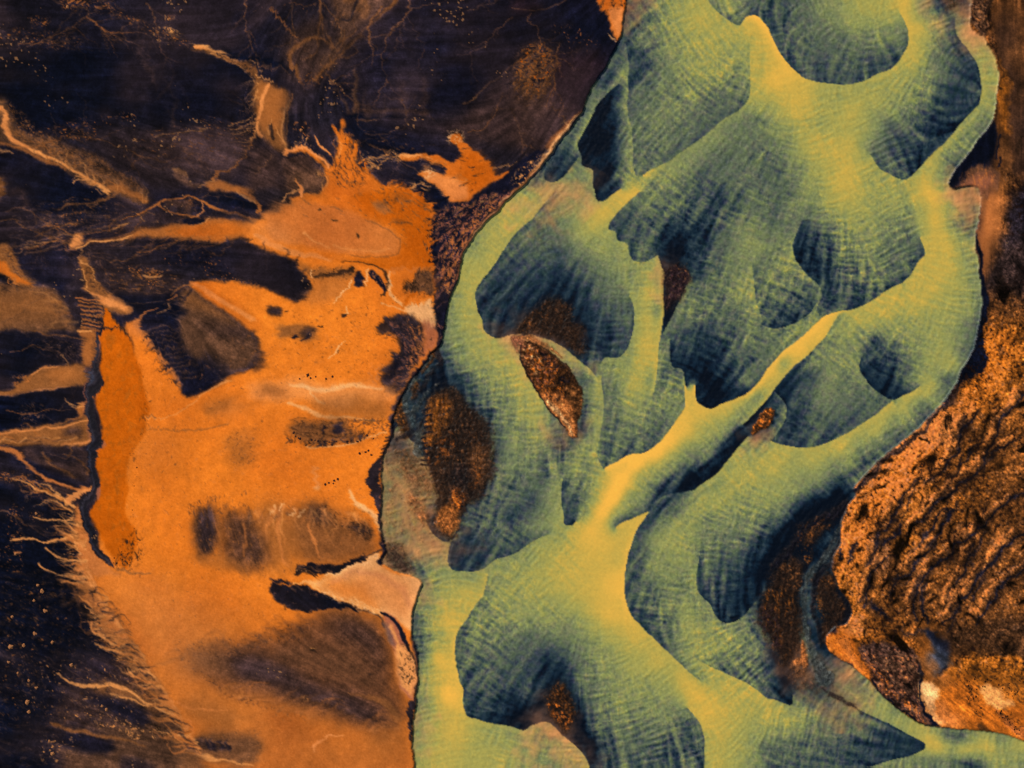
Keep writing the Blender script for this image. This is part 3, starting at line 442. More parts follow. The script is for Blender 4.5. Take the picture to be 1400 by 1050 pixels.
# --- the great ochre flat
B('i', "165,786 150,778 135,752 150,600 185,480 172,448 180,440 195,455 215,478 232,508 245,528 260,540 285,532 302,518 320,515 350,500 352,470 345,440 300,412 262,390 300,386 350,392 382,402 398,408 411,414 428,400 424,386 412,368 403,356 365,341 340,330 350,302 385,285 400,272 436,262 443,256 446,240 438,226 420,214 398,207 388,208 396,203 415,205 436,212 440,222 455,228 462,205 466,190 471,168 474,175 471,186 478,194 489,196 488,206 484,216 492,232 510,245 530,254 545,256 560,262 575,270 585,285 592,300 593,340 592,380 598,420 601,450 597,468 575,500 552,532 534,555 534,580 531,602 521,640 521,670 522,720 527,765 575,796 566,840 562,870 568,930 566,980 564,1008 567,1060 290,1060 268,1035 245,1000 232,970 215,930 192,895 165,860 135,820 118,792", 2.2, 1)
B('s', "118,792 150,778 230,800 260,900 280,1000 250,1010 215,930 165,860", 12, .4); B('h', "140,800 330,800 420,860 560,1000 560,1060 290,1060 240,960 190,880", 26, .9); B('g', "150,850 330,830 420,990 560,1020 560,1060 290,1060 240,960", 30, .55)
B('j', "532,253 560,262 580,274 590,290 594,330 592,372 560,362 520,360 484,352 455,346 500,348 540,346 548,332 545,318 520,300 500,290 482,270 500,262", 6, .9)
B('j', "565,300 592,300 592,365 560,360", 6, .6)
B('s', "362,290 400,276 440,280 480,290 520,308 542,322 546,335 538,347 510,350 455,345 410,336 372,326", 3, .75); S('e', "500,300 520,310 540,323 546,335 538,347 505,352 480,349", 2.2, 2, .45); S('k', "415,318 425,328 450,340", [5,3,1], 2, .6); S('k', "455,336 490,342 530,340", 2, 2, .4)
S('v', "350,322 385,340 430,350 465,354 505,364 540,372", [6,8,5,4,3,2], 2.5, .75); B('v', "345,300 372,302 400,328 365,336 345,322", 8, .6); S('j', "440,348 480,358 540,366 590,368", [2,7,9,6], 3, .6)
B('g', ell(522, 283, 16, 7, 22), 2, .9); B('e', ell(520, 279, 10, 5, 15), 3, .6); S('e', "550,262 568,272 580,286", 1.4, 1.2, .6); S('e', "530,305 550,304 562,309", 1.4, 1.2, .6)
B('e', ell(545, 303, 12, 3, 12), 2, .4); B('e', ell(550, 272, 18, 4, 30), 3, .5)
X('e', "470,190 500,240 590,290 590,350 560,300 500,262 460,250", .16, 1.5, .8, 55); X('e', "400,262 560,262 590,360 500,300 420,300", .035, 1.5, .7, 20); X('u', "468,190 486,200 500,246 480,256", .2, 1.4, .7, 70)
B('u', ell(476, 202, 4, 2.5, 60), 1, .9); B('e', ell(490, 254, 4, 14, -10), 1.5, .8)
# arms of orange above
B('h', "440,262 452,232 462,205 466,190 471,166 475,172 472,186 480,193 490,198 488,210 484,218 495,232 520,250 500,262 470,270", 2, 1)
X('a', "462,180 490,196 486,225 500,248 468,255 455,240", .28, 1.5, .8, 65); S('a', "462,195 474,198", 1.6, 1); X('h', "488,196 494,200 490,215 482,222", .5, 1.2)
S('h', "454,172 463,183 467,196", [1.5,4,4], 1.3, 1); S('v', "431,190 438,200 451,210", [2,4,3], 1.5); S('v', "386,209 400,204 420,206 438,214 448,228", [4,5,4,4,4], 2, 1); X('k', "400,202 430,204 426,200 402,199", .3, 1.1)
B('d', "390,212 415,210 434,220 441,234 441,258 420,262 400,266 388,245 384,225", 2, 1); B('e', "390,240 420,230 440,240 440,262 400,268", 7, .7); S('v', "402,248 408,256 412,268", [1,4,7], 1.6, .9); X('k', "428,230 437,236 432,240", .5, 1); S('a', "390,212 425,214 440,232", 3, 2.5, .7); B('e', "375,262 400,262 395,280 365,290", 5, .7)
B('d', "350,205 385,212 385,262 350,275 335,250", 6, .85); S('e', "372,215 358,230 350,240", 1.6, 1.2, .7); B('c', "350,258 392,262 396,272 384,278 350,272", 3, .8)
S('k', "384,278 396,266 406,262", 2, 1.4, .7)
# orange tongue between plain and levee
B('h', "545,216 556,212 575,214 598,211 610,219 622,224 633,218 628,206 622,196 614,188 620,183 630,184 636,194 650,209 662,219 671,228 674,240 691,236 692,243 676,248 664,254 657,263 640,272 625,276 612,268 600,257 584,246 573,238 582,234 600,240 612,238 602,227 575,222 550,221", 1.3, 1)
B('j', "640,205 670,228 672,245 650,262 630,255 632,225", 5, .7); S('k', "544,217 556,214 575,217", [2,5,2], 1.8, .9); X('l', "612,182 630,180 634,192 616,194", .4, 1.3); B('v', "577,236 585,230 600,240 625,245 640,262 625,275 605,262 590,248", 2.5, .85); X('l', "580,232 592,230 590,246 580,242", .5, 1.2)
X('a', "620,190 660,225 650,262 620,245 630,215", .1, 1.8, .8, 30); S('a', "575,221 600,225 610,234 600,239 585,232", 1.4, 1, .8); S('f', "660,260 680,262 698,256", 2, 1.5, .7)
for q in ("490,223 510,216 530,212", "500,232 520,222 545,214", "560,258 575,252 590,255"): S('k', q, 1.5, 1.2, .7)
X('k', "490,215 540,208 545,218 500,232", .22, 1.0, .9, -20); X('f', "500,195 560,195 600,205 545,212", .1, 1, .6, -8); X('k', "560,250 585,250 580,262 565,262", .2, 1, .8, -15); S('k', "672,228 690,226 705,224", 1.2, 1.2, .6)
# stippled bank beside the river
B('b', "594,290 590,275 602,282 625,278 650,268 690,240 735,205 745,225 735,236 718,252 700,268 680,288 662,306 646,327 632,352 625,385 618,402 612,425 608,450 603,470 599,462 600,440 594,412 592,375 594,330", 1, 1)
B('b', "640,272 700,245 740,210 796,150 786,165 745,220 700,266 662,304 646,326 610,320 600,300", 1.5, .9)
X('q', "596,300 640,275 700,262 655,318 630,355 618,400 596,360", .32, 1.25, .95, -25); X('s', "630,310 680,272 690,275 650,322 626,360 612,400 604,370 615,330", .42, 1.2, .95, -25); X('f', "600,285 650,272 690,260 650,290 600,320", .25, 1.4, .7, -25); X('s', "600,370 618,360 612,415 602,415", .2, 1.2)
B('b', "594,410 615,405 604,470 598,455", 2, .95)
for k in range(26):
    y = 262 + k * 7.4; x = 592 - max(0, 285 - y) * .9; j = 4 * math.sin(k * 2.3)
    B('a', f"{x-7+j:.1f},{y:.1f} {x+6},{y-3.5:.1f} {x+7},{y+3.5:.1f}", .8, 1, None, False)
S('l', "795,150 772,178 757,200 740,225 724,243", [1.5,6,9,8,4], 2, .9); S('s', "793,150 770,175 750,200", [1,5,9], 5, .6); X('k', "700,245 740,210 745,225 710,258", .25, 1.2)
S('q', "740,225 718,250 700,264 680,285 664,303 648,324 634,347 624,380", [4,5,5,4.5,4,4,4,2], 1.5, 1); S('l', "738,228 714,252 694,268 676,288 660,305 645,326", 1.4, 1.2, .8); S('u', "792,152 760,197 735,229 712,252 690,274 668,295 648,318 634,343 622,378 614,405", 1.5, 1.1, .9)
S('f', "741,222 718,246 698,262", 3, 1.5, .7)
B('h', "815,-5 858,-5 854,22 850,46 843,58 838,40 833,25 822,12", 1.5, 1); B('v', "832,15 852,10 850,40 843,54 838,30", 2, .9); X('a', "815,0 840,0 835,20 822,10", .25, 1.6, .9, 50); X('a', "846,0 860,0 857,14 848,12", .3, 1.8); S('l', "832,46 837,55 842,60", [1,3,1], 1.4, .8)
# --- orange middle details
B('f', "408,357 432,364 485,368 482,380 455,382 432,382 420,374", 3, .8); S('u', "432,377 450,377 470,372 482,370", [3,5,6,7], 2, .9); X('u', "425,365 485,368 485,382 430,382", .25, 1.3, .8)
S('l', "428,366 427,378", 1.5, 1); B('g', "432,382 475,383 465,410 440,415 412,414 424,400", 5, .7); B('b', "485,376 492,372 498,380 498,390 488,391 484,386", 1.2, 1); S('u', "468,358 490,360 510,364 525,372 531,386 528,398 522,403", [1,1.5,2,3,5,5,3], 1.3, .85); S('b', "507,375 515,380 524,388 527,396", [7,9,7,4], 1.5, 1); X('s', "505,370 530,378 528,400 518,402", .16, 1.2)
S('l', "480,382 474,395 466,402 456,416", [1.5,2.5,2,1.5], 1.2, .85); S('l', "475,420 468,434", 1.6, 1.2, .8); S('l', "501,370 502,390", 2, 1.2, .8); S('l', "469,465 461,475 450,490", [1,2.5,1.5], 1.3, .8); S('l', "530,370 533,385 536,400 545,412 556,421", [1.5,3,4,4,3], 1.6, .85); S('l', "523,415 545,422 560,430 572,444", 1.8, 1.4, .7)
B('h', "545,375 590,372 592,405 560,410 540,400", 4, .8); S('s', "535,368 590,368", 5, 3, .5)
B('e', "560,385 570,372 585,370 591,380 590,402 578,398 566,402 553,396 552,390", 1.6, .9); X('u', "560,385 570,372 588,370 590,402 566,402 552,392", .4, 1.4, .8); X('u', "553,385 565,385 560,402 550,396", .5, 1.4)
B('l', "553,424 572,416 588,409 592,425 596,444 588,450 572,440", 2, .95); S('j', "552,420 562,408 568,405", 4, 2, .7); B('q', "572,440 596,446 599,462 590,476 576,490 582,465", 3, .85)
B('c', "518,450 526,440 534,432 548,430 562,432 574,444 581,458 580,475 572,494 562,514 548,534 534,540 524,530 527,515 540,502 535,488 545,474 541,462 533,453 522,455", 1.8, 1)
X('s', "555,436 574,444 581,462 572,494 560,514 556,500 566,470", .42, 1.3, .95, -20); X('q', "530,440 560,450 570,490 540,525 540,480", .3, 1.2, .7, -25); X('s', "510,505 530,495 545,510 525,530 512,520", .45, 1.4)
B('a', "526,500 545,490 548,500 532,530 525,520", 3, .9); B('u', "518,447 530,440 532,452 520,454", 1.5, .9)
B('d', ell(374, 426, 12, 7, 10), 2, .9); B('b', ell(374, 426, 8, 3, 5), 2, .6); B('f', "378,448 400,442 428,448 436,458 420,468 400,460 385,460", 3, .9); B('d', ell(420, 455, 12, 6, -20), 2.5, .8); B('b', ell(401, 460, 4, 3), 1); B('b', "410,465 425,455 428,458 412,467", 1, .9); S('u', "435,446 440,447", 2, 1)
B('u', ell(470, 432, 4, 2.5, -30), .9, .9); B('u', ell(489, 322, 3, 2, -30), .8, .9); B('u', ell(437, 288, 3, 2, -20), .8, .8); B('u', ell(461, 301, 3, 2), .8, .8); B('u', ell(392, 427, 3, 1.3), .8, .8)
B('d', "350,465 358,470 362,500 352,510 345,500", 3, .8); X('u', "500,400 590,420 560,520 440,480", .012, 1.2, .8); X('u', "380,420 520,420 520,520 380,520", .006, 1.1, .8)
# fan west of it
B('e', "243,408 262,396 300,424 345,452 352,475 342,500 318,512 300,508 282,510 262,492 250,470 243,440 255,425", 4, .95); B('f', "250,410 262,398 300,425 330,445 300,435", 5, .7); S('h', "262,389 280,398 300,412 322,424 348,444", [5,12,15,18,18], 5, 1); S('v', "262,388 278,395 298,410 318,420 348,438", [4,6,7,6,6], 3, .7)
B('d', "270,440 330,445 345,460 300,462", 5, .6); X('u', "265,435 345,450 345,478 290,460", .1, 1.2, .6, 50); B('c', "280,480 310,500 320,515 300,520 275,500", 5, .85); S('k', "280,506 295,510 305,518 314,522", [1.5,3,2,1], 1.4, .8); B('b', "262,492 290,500 310,518 285,530 268,520", 3, .9); S('f', "232,404 243,396 262,390", 2, 1.5, .8); S('s', "232,410 242,404", 2, 1.3, .7)
B('b', "186,440 214,442 245,440 245,465 250,482 262,500 278,508 292,520 282,532 262,538 246,528 232,510 216,480 200,458", 3, 1)
for k in range(11): S('e', f"{203+k*3.2:.0f},{452+k*6.5:.0f} {225+k*2.8:.0f},{447+k*6.8:.0f} {246+k*2.4:.0f},{450+k*6.4:.0f}", [1, 2, .8], 1.5, .55)
S('s', "185,440 195,455 215,478 232,508 245,528", [8,7,6,5,4], 3, .85); B('s', "172,440 190,448 195,460 180,458", 3, .7)
# deep orange pool floor
B('j', "135,452 150,450 166,449 175,458 184,474 193,500 196,515 200,540 204,560 200,588 192,604 180,625 174,648 176,680 172,700 182,722 186,745 180,765 172,778 160,770 150,755 138,735 126,708 124,700 134,680 134,655 131,635 134,610 140,592 136,572 131,550 132,530 140,518 136,500 137,475", 1.5, 1)
X('o', "140,455 190,500 200,580 170,660 180,760 135,700 135,560", .2, 2.0, .5); B('j', "142,424 150,428 158,436 168,447 152,447 144,445", 1.2, 1); S('u', "139,420 143,434 143,446", 1.6, 1); S('u', "150,427 158,436 164,443 170,447", 1.8, 1); S('u', "141,452 146,447 155,449 163,446 170,448 176,460", 1.8, 1.1); S('v', "150,408 160,412 176,424", [8,10,8], 3, .5)
X('u', "190,490 204,540 206,580 182,640 176,620 196,570", .1, 1.3, .85); X('u', "168,740 190,730 190,775 160,775", .3, 1.5, .9); X('u', "160,760 178,765 176,778 158,775", .5, 1.6, .9); B('o', ell(153, 462, 7, 5), 3, .7)
S('f', "160,778 185,782 206,782", 2.5, 2, .9)  # shadow at the foot of the pool, painted as a brown stroke
S('q', "136,470 130,490 122,520 117,560 119,580 126,604", [3,4,6,5,4,4], 3, .8)
S('a', "141,448 136,456 134,466 131,480 128,497 129,512 131,520 124,545 122,562 123,580 130,597 133,606 127,622 124,640 127,655 131,668 124,678 113,688 116,703 123,722 130,742 138,756 146,767 154,775", [4,5,5,4,6,14,21,14,12,11,12,17,13,10,10,13,13,11,11,9,8,9,7,4], 1.3, 1)
S('m', "135,458 133,470 130,484 127,500 124,520 120,545 118,562 120,580 127,600 124,622 122,640 124,655 128,668 120,680 112,690 115,705 121,722 128,740 137,756 150,772", [2.5,3,3,3,3.5,3,3,2,3.5,3,2.5,2.5,4,4,3.5,3,2,2.5,2.5,2], 1.6, .5)
B('m', "120,512 128,508 130,520 124,528", 2, .5); B('q', "132,668 138,668 139,680 134,684", 1.2, .9); B('q', ell(141, 610, 3, 4), 1, .7)
# sand folds over the flat
S('k', "200,572 225,571 245,564 262,550 285,534 305,525 320,522", [2,2,2,2,2.5,3,2], 1.4, .6); S('e', "201,570 215,570", 2, 1.2, .7); S('f', "202,584 250,590 280,589 312,580", 1.6, 1.4, .75); B('g', "290,560 330,545 345,560 310,572", 7, .55); B('f', "275,552 305,545 320,555 290,566", 5, .5)
B('f', "310,600 345,590 350,625 335,640 315,630", 8, .5); X('d', "312,600 350,590 350,640 320,630", .16, 1.4, .5); B('g', "180,600 240,590 230,640 190,640", 12, .3)
B('v', "340,528 375,522 395,515 430,520 480,524 520,526 545,536 530,552 500,546 470,560 440,552 400,548 370,552 350,545", 5, .75); S('l', "400,525 440,530 480,526 520,532", [3,7,6,3], 4, .7); S('l', "395,552 430,566 470,572 515,574", [4,6,3,2], 3, .7); S('l', "420,527 432,545 445,552", 3, 3, .6); B('f', "425,556 455,542 500,542 530,552 536,566 505,573 450,570", 6, .6); B('g', ell(375, 536, 24, 9, 5), 4, .8); B('f', ell(370, 534, 14, 5, 5), 4, .5)
B('e', "396,590 400,578 430,576 470,574 476,588 500,596 490,602 455,606 420,608 402,600", 4, .75); X('u', "400,575 480,575 500,600 420,608", .2, 1.4, .7, -60)  # comb shadows painted in brown with slanted dark streaks
B('b', "451,590 462,578 466,592", 1.5, .9); S('b', "440,592 446,584", 3, 2, .8); X('d', "478,575 530,572 535,590 505,600 480,590", .35, 1.3, .7); S('l', "420,612 465,610 505,598 528,590", 1.6, 1.6, .7); S('u', "484,577 505,574 525,576", 1.6, 1.3, .7)
S('v', "430,640 434,664", 7, 5, .6); B('l', ell(434, 667, 4, 3), 2, .7)
B('e', "420,686 445,692 480,706 515,735 521,748 500,764 470,770 430,772 410,760 395,720 400,695", 9, .7); B('d', "420,694 450,698 455,712 440,718 425,708", 5, .75); B('d', "480,715 500,716 510,728 495,735 482,730", 4, .8); X('u', "418,690 455,695 505,722 500,738 460,720", .18, 1.6, .8); X('u', "478,712 508,716 505,735 482,732", .28, 1.7, .9)
B('f', "350,690 400,700 410,770 350,775", 12, .7); S('s', "378,700 382,730 388,770", [6,4,3], 4, .7); S('s', "420,715 430,740 436,758", [3,5,2], 3, .8); S('s', "370,698 364,740", [8,3], 4, .6); S('l', "478,670 485,685 500,696 514,708 523,724", [4,7,8,7,4], 4, .85); X('f', "475,690 520,710 518,730 490,715", .25, 1.4, .6)
for x, y in ((371, 697), (411, 699), (384, 695), (400, 700)): S('l', f"{x-4},{y+5} {x+3},{y-4}", 3, 2, .7)
# brown stains
B('d', "266,702 280,694 292,690 299,712 297,742 290,757 276,758 266,744", 5, .95); B('c', "272,708 290,700 294,735 286,752 272,745", 5, .6); B('d', "305,706 330,700 350,714 362,740 362,770 335,780 306,764", 7, .85); B('f', "262,758 300,760 345,775 340,785 290,775", 5, .5); X('d', "255,690 300,682 310,700 262,712", .3, 1.5, .6); X('f', "268,700 360,710 360,770 268,755", .12, 1.5, .6, 80); S('f', "300,705 301,757", 3, 3, .5)
X('d', "290,700 340,670 352,705 310,712", .1, 1.5, .6, 40); S('s', "336,718 332,760", 3, 3, .5)
B('y', "243,900 270,886 300,882 340,878 380,872 410,852 440,832 480,830 508,843 524,866 532,895 540,925 548,942 557,960 560,978 548,990 545,1003 520,1002 480,990 440,984 400,968 350,955 300,938 262,918", 11, .85)
B('c', "300,895 350,893 400,915 450,940 490,950 530,985 520,1000 470,980 420,960 360,935 310,915", 11, .75); B('c', "450,850 490,845 518,860 526,885 538,925 530,930 500,890 470,875", 11, .6); B('e', "370,890 440,880 500,900 520,940 450,925", 12, .55); B('e', "260,890 300,885 310,920 270,915", 8, .5)
S('f', "505,950 525,960 545,985", [3,10,8], 6, .7); S('f', "480,950 510,955 525,965", 4, 4, .5); X('k', ell(417, 953, 4, 3), .6, 1.2); B('u', ell(430, 886, 4, 2.5), 1.2, .9); S('k', "427,883 433,885", 1.2, 1, .7); B('u', ell(506, 920, 2.5, 1.5), 1, .8); B('u', ell(391, 831, 2.5, 2), 1, .6); B('u', ell(394, 854, 2.5, 1.6), 1, .5)
X('d', "240,880 330,870 420,850 430,870 340,890 250,905", .2, 1.6, .6); X('s', "300,880 322,882 315,898", .3, 1.6, .7); X('d', "245,900 350,955 440,985 400,985 300,945", .14, 1.6, .6)
B('f', "430,800 480,790 560,860 500,850 440,830", 12, .3); B('g', "340,960 460,990 540,1010 566,1060 330,1060", 16, .5); B('f', "500,1005 560,990 565,1040 520,1030", 12, .4)
B('f', "250,950 300,955 330,985 300,1000 262,985", 8, .55); S('s', "245,958 275,970 310,968", 2.5, 2, .6); B('e', "262,1010 300,1000 350,1010 352,1040 320,1046 285,1040 266,1030", 6, .85); B('d', "260,1012 278,1008 282,1022 268,1024", 2, .9)
for x in (284, 291, 300, 308): B('b', f"{x-4},1024 {x},1010 {x+4},1026", 1.6, .85)
S('k', "262,1031 272,1032 284,1036 300,1040 330,1042 350,1046", [4,6,9,3,3,2], 2, .8); S('k', "236,1048 238,1040 246,1036", 3, 2, .6); X('e', "285,1010 350,1000 350,1040 300,1038", .2, 1.7, .5)
S('v', "425,1026 429,1018 440,1011 452,1007 470,1006", [2,4,2.5,3,1], 1.6, .9)
fringe('aud', "392,603 420,608 455,606 490,600 520,592", 34, 70, (5, 16), 2.6, 5, 14, .75); fringe('ud', "400,585 470,580 520,578", 26, 62, (5, 15), 1.8, 6, 10, .6)  # slanted dark strokes belonging to the painted comb shadows
fringe('vsk', "350,700 400,698 450,700 500,705", 26, -78, (14, 55), 3, 7, 9, .5, 2.5); fringe('ed', "262,700 300,692 350,712 400,700 450,692", 30, 80, (5, 20), 4, 8, 14, .35, 4)
fringe('yde', "245,900 300,884 345,880 400,866 430,845", 22, 160, (14, 50), 6, 9, 16, .3, 5); fringe('gfs', "300,940 380,965 450,985 520,1002", 30, 20, (15, 60), 4, 10, 10, .4, 4)
# black inlet and its pale lip
B('l', "420,797 436,790 470,776 500,764 516,757 521,768 526,776 548,786 576,797 568,833 563,862 545,848 522,838 505,831 480,822 452,812 430,800", 1.8, .9); B('h', "430,797 450,788 500,800 525,838 500,830 455,812", 7, .75); B('s', "470,790 520,775 560,800 560,850 525,830", 10, .7); S('q', "455,792 500,782 545,800 563,830", 6, 8, .35)
B('a', "370,802 374,797 386,800 402,798 418,799 428,806 446,812 472,824 492,833 478,834 455,832 425,834 400,832 382,824 370,813", 1.3, 1); B('a', "368,792 380,790 394,793 400,796 378,797", 1.2, .95); S('f', "392,800 405,808", 2, 2, .5); S('f', "406,799 414,806", 2, 2, .5); S('d', "470,824 500,832 520,845 525,858", [2,4,3,3], 2, .8)
S('k', "400,796 422,795 430,803 448,811 470,820 500,829 524,840", [2,3.5,4,3.5,4,6,7], 1.8, .95); X('l', "440,806 530,836 525,842 440,812", .35, 1.3); B('a', "404,779 418,771 440,771 470,770 500,757 502,762 478,775 450,783 425,784", 1.4, .95); S('u', "405,780 428,786", 5, 1.5, .9); S('f', "408,777 430,785", 1.2, 1, .7); S('f', "412,773 436,782", 1.2, 1, .6); S('l', "440,786 470,779 500,768 518,758", 2, 1.4, .9); S('d', "500,762 515,755 521,752", 3, 2, .8)
B('q', "524,838 540,846 552,866 560,888 566,912 568,940 564,955 552,948 545,938 543,915 537,892 530,868", 1.8, .95); B('k', "538,890 556,884 564,905 567,940 560,950 548,942 543,918", 3, .85); X('u', "543,885 558,885 566,930 550,935", .3, 1.4, .9); S('k', "533,858 542,878 544,900", 5, 3, .7); B('m', "524,852 532,862 538,885 530,878", 2, .5); S('a', "523,839 533,845 545,858 553,874 558,888", [5,5,6,6,3], 1.4, 1); S('u', "556,880 563,900 568,925 569,955", 2, 1.2, .9); S('l', "560,898 566,920 567,950", .9, 1, .7); S('c', "566,955 561,968 560,985 563,1010", [4,9,7,3], 1.8, 1); S('u', "564,990 564,1015 567,1050", 2, 1.2, .8); S('q', "545,938 556,948 562,952", 3, 2, .7)
S('c', "535,598 527,618 516,638 510,655 514,676 519,700 523,722", [5,5,12,15,13,7,4], 1.3, 1); S('q', "532,600 525,628 521,660 522,700", 1.1, 1, .8); S('b', "526,738 528,755 522,768", [6,10,9], 2, 1); S('l', "530,600 520,600 534,592", 1, 1, .0); S('v', "527,718 533,728 529,742", 3, 1.8, .9)
for k in range(7): S('u', f"{536-k*2},{596+k*5} {528-k*2},{598+k*5}", 2.5, 1.2, .9)
# --- lower left
B('a', "-5,795 115,795 140,830 165,870 180,895 190,915 150,900 120,900 80,930 60,960 -5,960", 3, .9)
B('d', "100,935 135,928 170,932 205,955 232,972 252,1008 272,1040 285,1065 -5,1065 -5,1040 60,1040 70,985", 7, .75); B('f', "135,930 175,940 210,962 215,975 170,965 130,948", 5, .8); B('e', "180,985 215,975 250,1010 272,1050 180,1060 90,1045 90,1010", 8, .8)
B('b', "75,998 130,1000 155,1012 150,1026 120,1030 85,1020", 4, .9); B('b', "120,950 190,960 205,985 195,995 150,975", 4, .85); B('a', "-5,960 60,950 70,1000 75,1060 -5,1060", 8, .9); B('b', "165,1035 200,1040 220,1060 180,1060", 4, .6)
B('e', "118,796 150,832 178,875 200,905 222,935 238,975 215,962 190,930 165,900 140,860 122,820", 4, .85); X('d', "112,796 150,832 178,875 222,935 232,970 190,935 150,880", .3, 1.5, .7); X('k', "110,800 150,832 170,880 205,925 180,925 135,865", .12, 1.2, .9, 20)
for q, w in (("84,797 100,799 116,803 126,808", [2,3,4,2]), ("107,818 118,822 128,832", [1,3,2]), ("126,850 130,862 145,873 160,884", [2,4,4,2]), ("136,882 150,888 165,894 178,902", [2,3,3,1]), ("82,922 92,930 106,937 130,938 150,936 172,944 205,962", [3,3,4,6,8,4,2]), ("170,914 180,922 190,928", [2,4,1]), ("150,950 175,955 200,962", [2,2,2]), ("115,828 122,836", [2,3])): S('k', q, w, 1.5, .85)
S('f', "70,987 95,997 130,1003 170,1010 200,1020", [4,5,4,3,2], 3, .8); X('k', "120,975 200,990 210,1010 150,1000", .12, 1.2); X('k', "170,1000 190,1002 190,1010", .4, 1.3)
X('f', "0,810 80,800 95,880 0,900", .02, 1.8); X('f', "0,880 40,880 60,960 30,975 0,930", .04, 1.4); X('k', "40,900 200,930 180,980 60,980", .025, 1.3); X('k', "60,1010 100,1010 90,1040 60,1040", .08, 1.4); X('f', "0,800 130,800 180,910 80,980 0,980", .03, 1.5, .6); X('e', "0,800 130,800 180,910 80,1040 0,1040", .12, 2.2, .35, 20); X('c', "0,800 130,800 180,910 80,1040 0,1040", .25, 3.5, .5)
X('u', "205,985 245,1010 225,1008 200,996", .5, 1.5); S('k', "212,998 228,1004 240,1010", 1.3, 1, .7)
B('f', "258,1010 266,1030 290,1062 262,1062 245,1030", 8, .5)
fringe('kgfe', "104,700 116,735 120,780 135,815 160,862 185,900 215,945 240,985 262,1030", 95, 168, (8, 42), 3.4, 1, 16, .8, 1.6)
fringe('kvgs', "108,720 124,790 148,835 172,872 200,908 228,950 252,990 272,1035", 130, 163, (14, 52), 4.2, 50, 13, .7, 1.8)
fringe('gsf', "118,800 148,840 176,880 205,915 232,955 256,995", 60, 158, (20, 60), 7, 51, 9, .4, 5)
fringe('abd', "112,790 135,822 160,862 185,900 215,945 240,985 262,1030", 26, -12, (8, 30), 3.0, 2, 14, .7, 2)
fringe('kgf', "0,600 60,600 118,600", 16, 200, (10, 40), 2.2, 3, 12, .7); fringe('gfk', "40,660 80,680 104,720 106,760", 26, 170, (12, 50), 2.6, 4, 14, .8)
fringe('kfe', "352,108 350,150 352,185", 22, 200, (8, 45), 1.8, 11, 16, .6); fringe('hkg', "440,262 455,225 470,190", 16, 110, (6, 22), 2.4, 12, 25, .8)
fringe('hji', "470,180 490,215 520,248 560,262 590,290 593,340", 46, 10, (4, 13), 3.2, 13, 30, .9, 1.1); fringe('dce', "420,215 460,240 520,262 580,300", 26, 200, (6, 22), 2, 14, 25, .4)
fringe('gfe', "120,330 200,325 280,330 340,330", 24, 185, (15, 60), 2, 15, 8, .5, 1.6); fringe('abc', "180,330 260,334 340,334 400,352 424,385", 24, 80, (4, 12), 4, 16, 40, .6, 2)
fringe('dbc', "262,400 243,420 243,450 262,495 300,512", 34, 190, (10, 34), 2.4, 17, 14, .7, 1.6); fringe('abd', "198,450 215,480 232,510 246,530", 22, 185, (4, 16), 3, 18, 14, .7)
fringe('kgf', "45,390 90,420 104,445", 16, 170, (10, 50), 3, 19, 14, .35, 3); fringe('fed', "0,395 60,395", 14, 100, (5, 14), 3, 20, 20, .7)
fringe('gfk', "20,180 80,212 140,250 200,275", 40, 130, (6, 24), 2, 21, 22, .55, 1.8); fringe('gke', "20,195 90,228 150,262", 18, 250, (4, 14), 1.8, 22, 20, .7)
fringe('abu', "518,450 545,475 524,520", 20, 175, (3, 10), 2.6, 23, 16, .6); fringe('qsb', "580,450 575,495 550,532", 30, 200, (10, 36), 1.6, 24, 10, .6)
fringe('abq', "595,290 595,350 600,420 604,460", 60, 20, (10, 34), 1.8, 25, 12, .7, 1.2); fringe('le', "790,155 760,190 735,225", 26, 215, (5, 20), 1.8, 26, 14, .6)
fringe('fed', "455,30 470,70 430,105", 20, 100, (10, 34), 2, 27, 30, .5, 1.8); fringe('ed', "500,160 600,160", 16, 90, (8, 40), 3, 28, 8, .25, 4); fringe('de', "190,70 240,175", 14, 90, (15, 60), 4, 29, 10, .25, 5)
fringe('kfg', "545,216 600,222 640,250", 18, 190, (6, 26), 1.8, 30, 16, .7); fringe('dba', "480,200 520,245 560,262", 14, 25, (10, 40), 2.4, 31, 12, .7)
fringe('kge', "20,345 95,325 200,300", 22, 195, (10, 50), 1.6, 32, 8, .6)
# --- right bank
B('r', "1320,-10 1410,-10 1410,1060 1260,1060 1150,860 1150,640 1300,520 1345,420 1360,200", 4, 1)
B('t', "1352,-20 1420,-20 1420,280 1362,240 1366,120", 8, .95); B('c', "1362,30 1385,40 1390,120 1400,190 1375,160 1360,100", 12, .5); S('o', "1366,90 1372,130 1378,180", [6,14,10], 8, .9); S('u', "1365,95 1385,115 1400,135", 4, 5, .6); B('d', "1385,170 1410,160 1410,230 1385,240", 8, .6); S('u', "1395,190 1390,205", 4, 2, .9); S('f', "1372,200 1380,230 1370,262", 9, 6, .7); B('f', "1375,60 1405,50 1405,90 1380,90", 10, .4)
B('e', "1324,-5 1352,-5 1354,28 1349,50 1337,44 1328,34", 1.5, 1); X('u', "1324,0 1352,0 1354,30 1348,48 1330,34", .4, 1.6, .85); X('f', "1324,0 1352,0 1354,30 1335,30", .25, 1.4); S('u', "1353,0 1354,30 1350,50 1362,75 1367,100 1366,140 1362,160", [3,3,3,2,2,3,4], 1.5, .9)
B('e', "1290,-5 1316,-5 1312,10 1298,14", 3, .0)
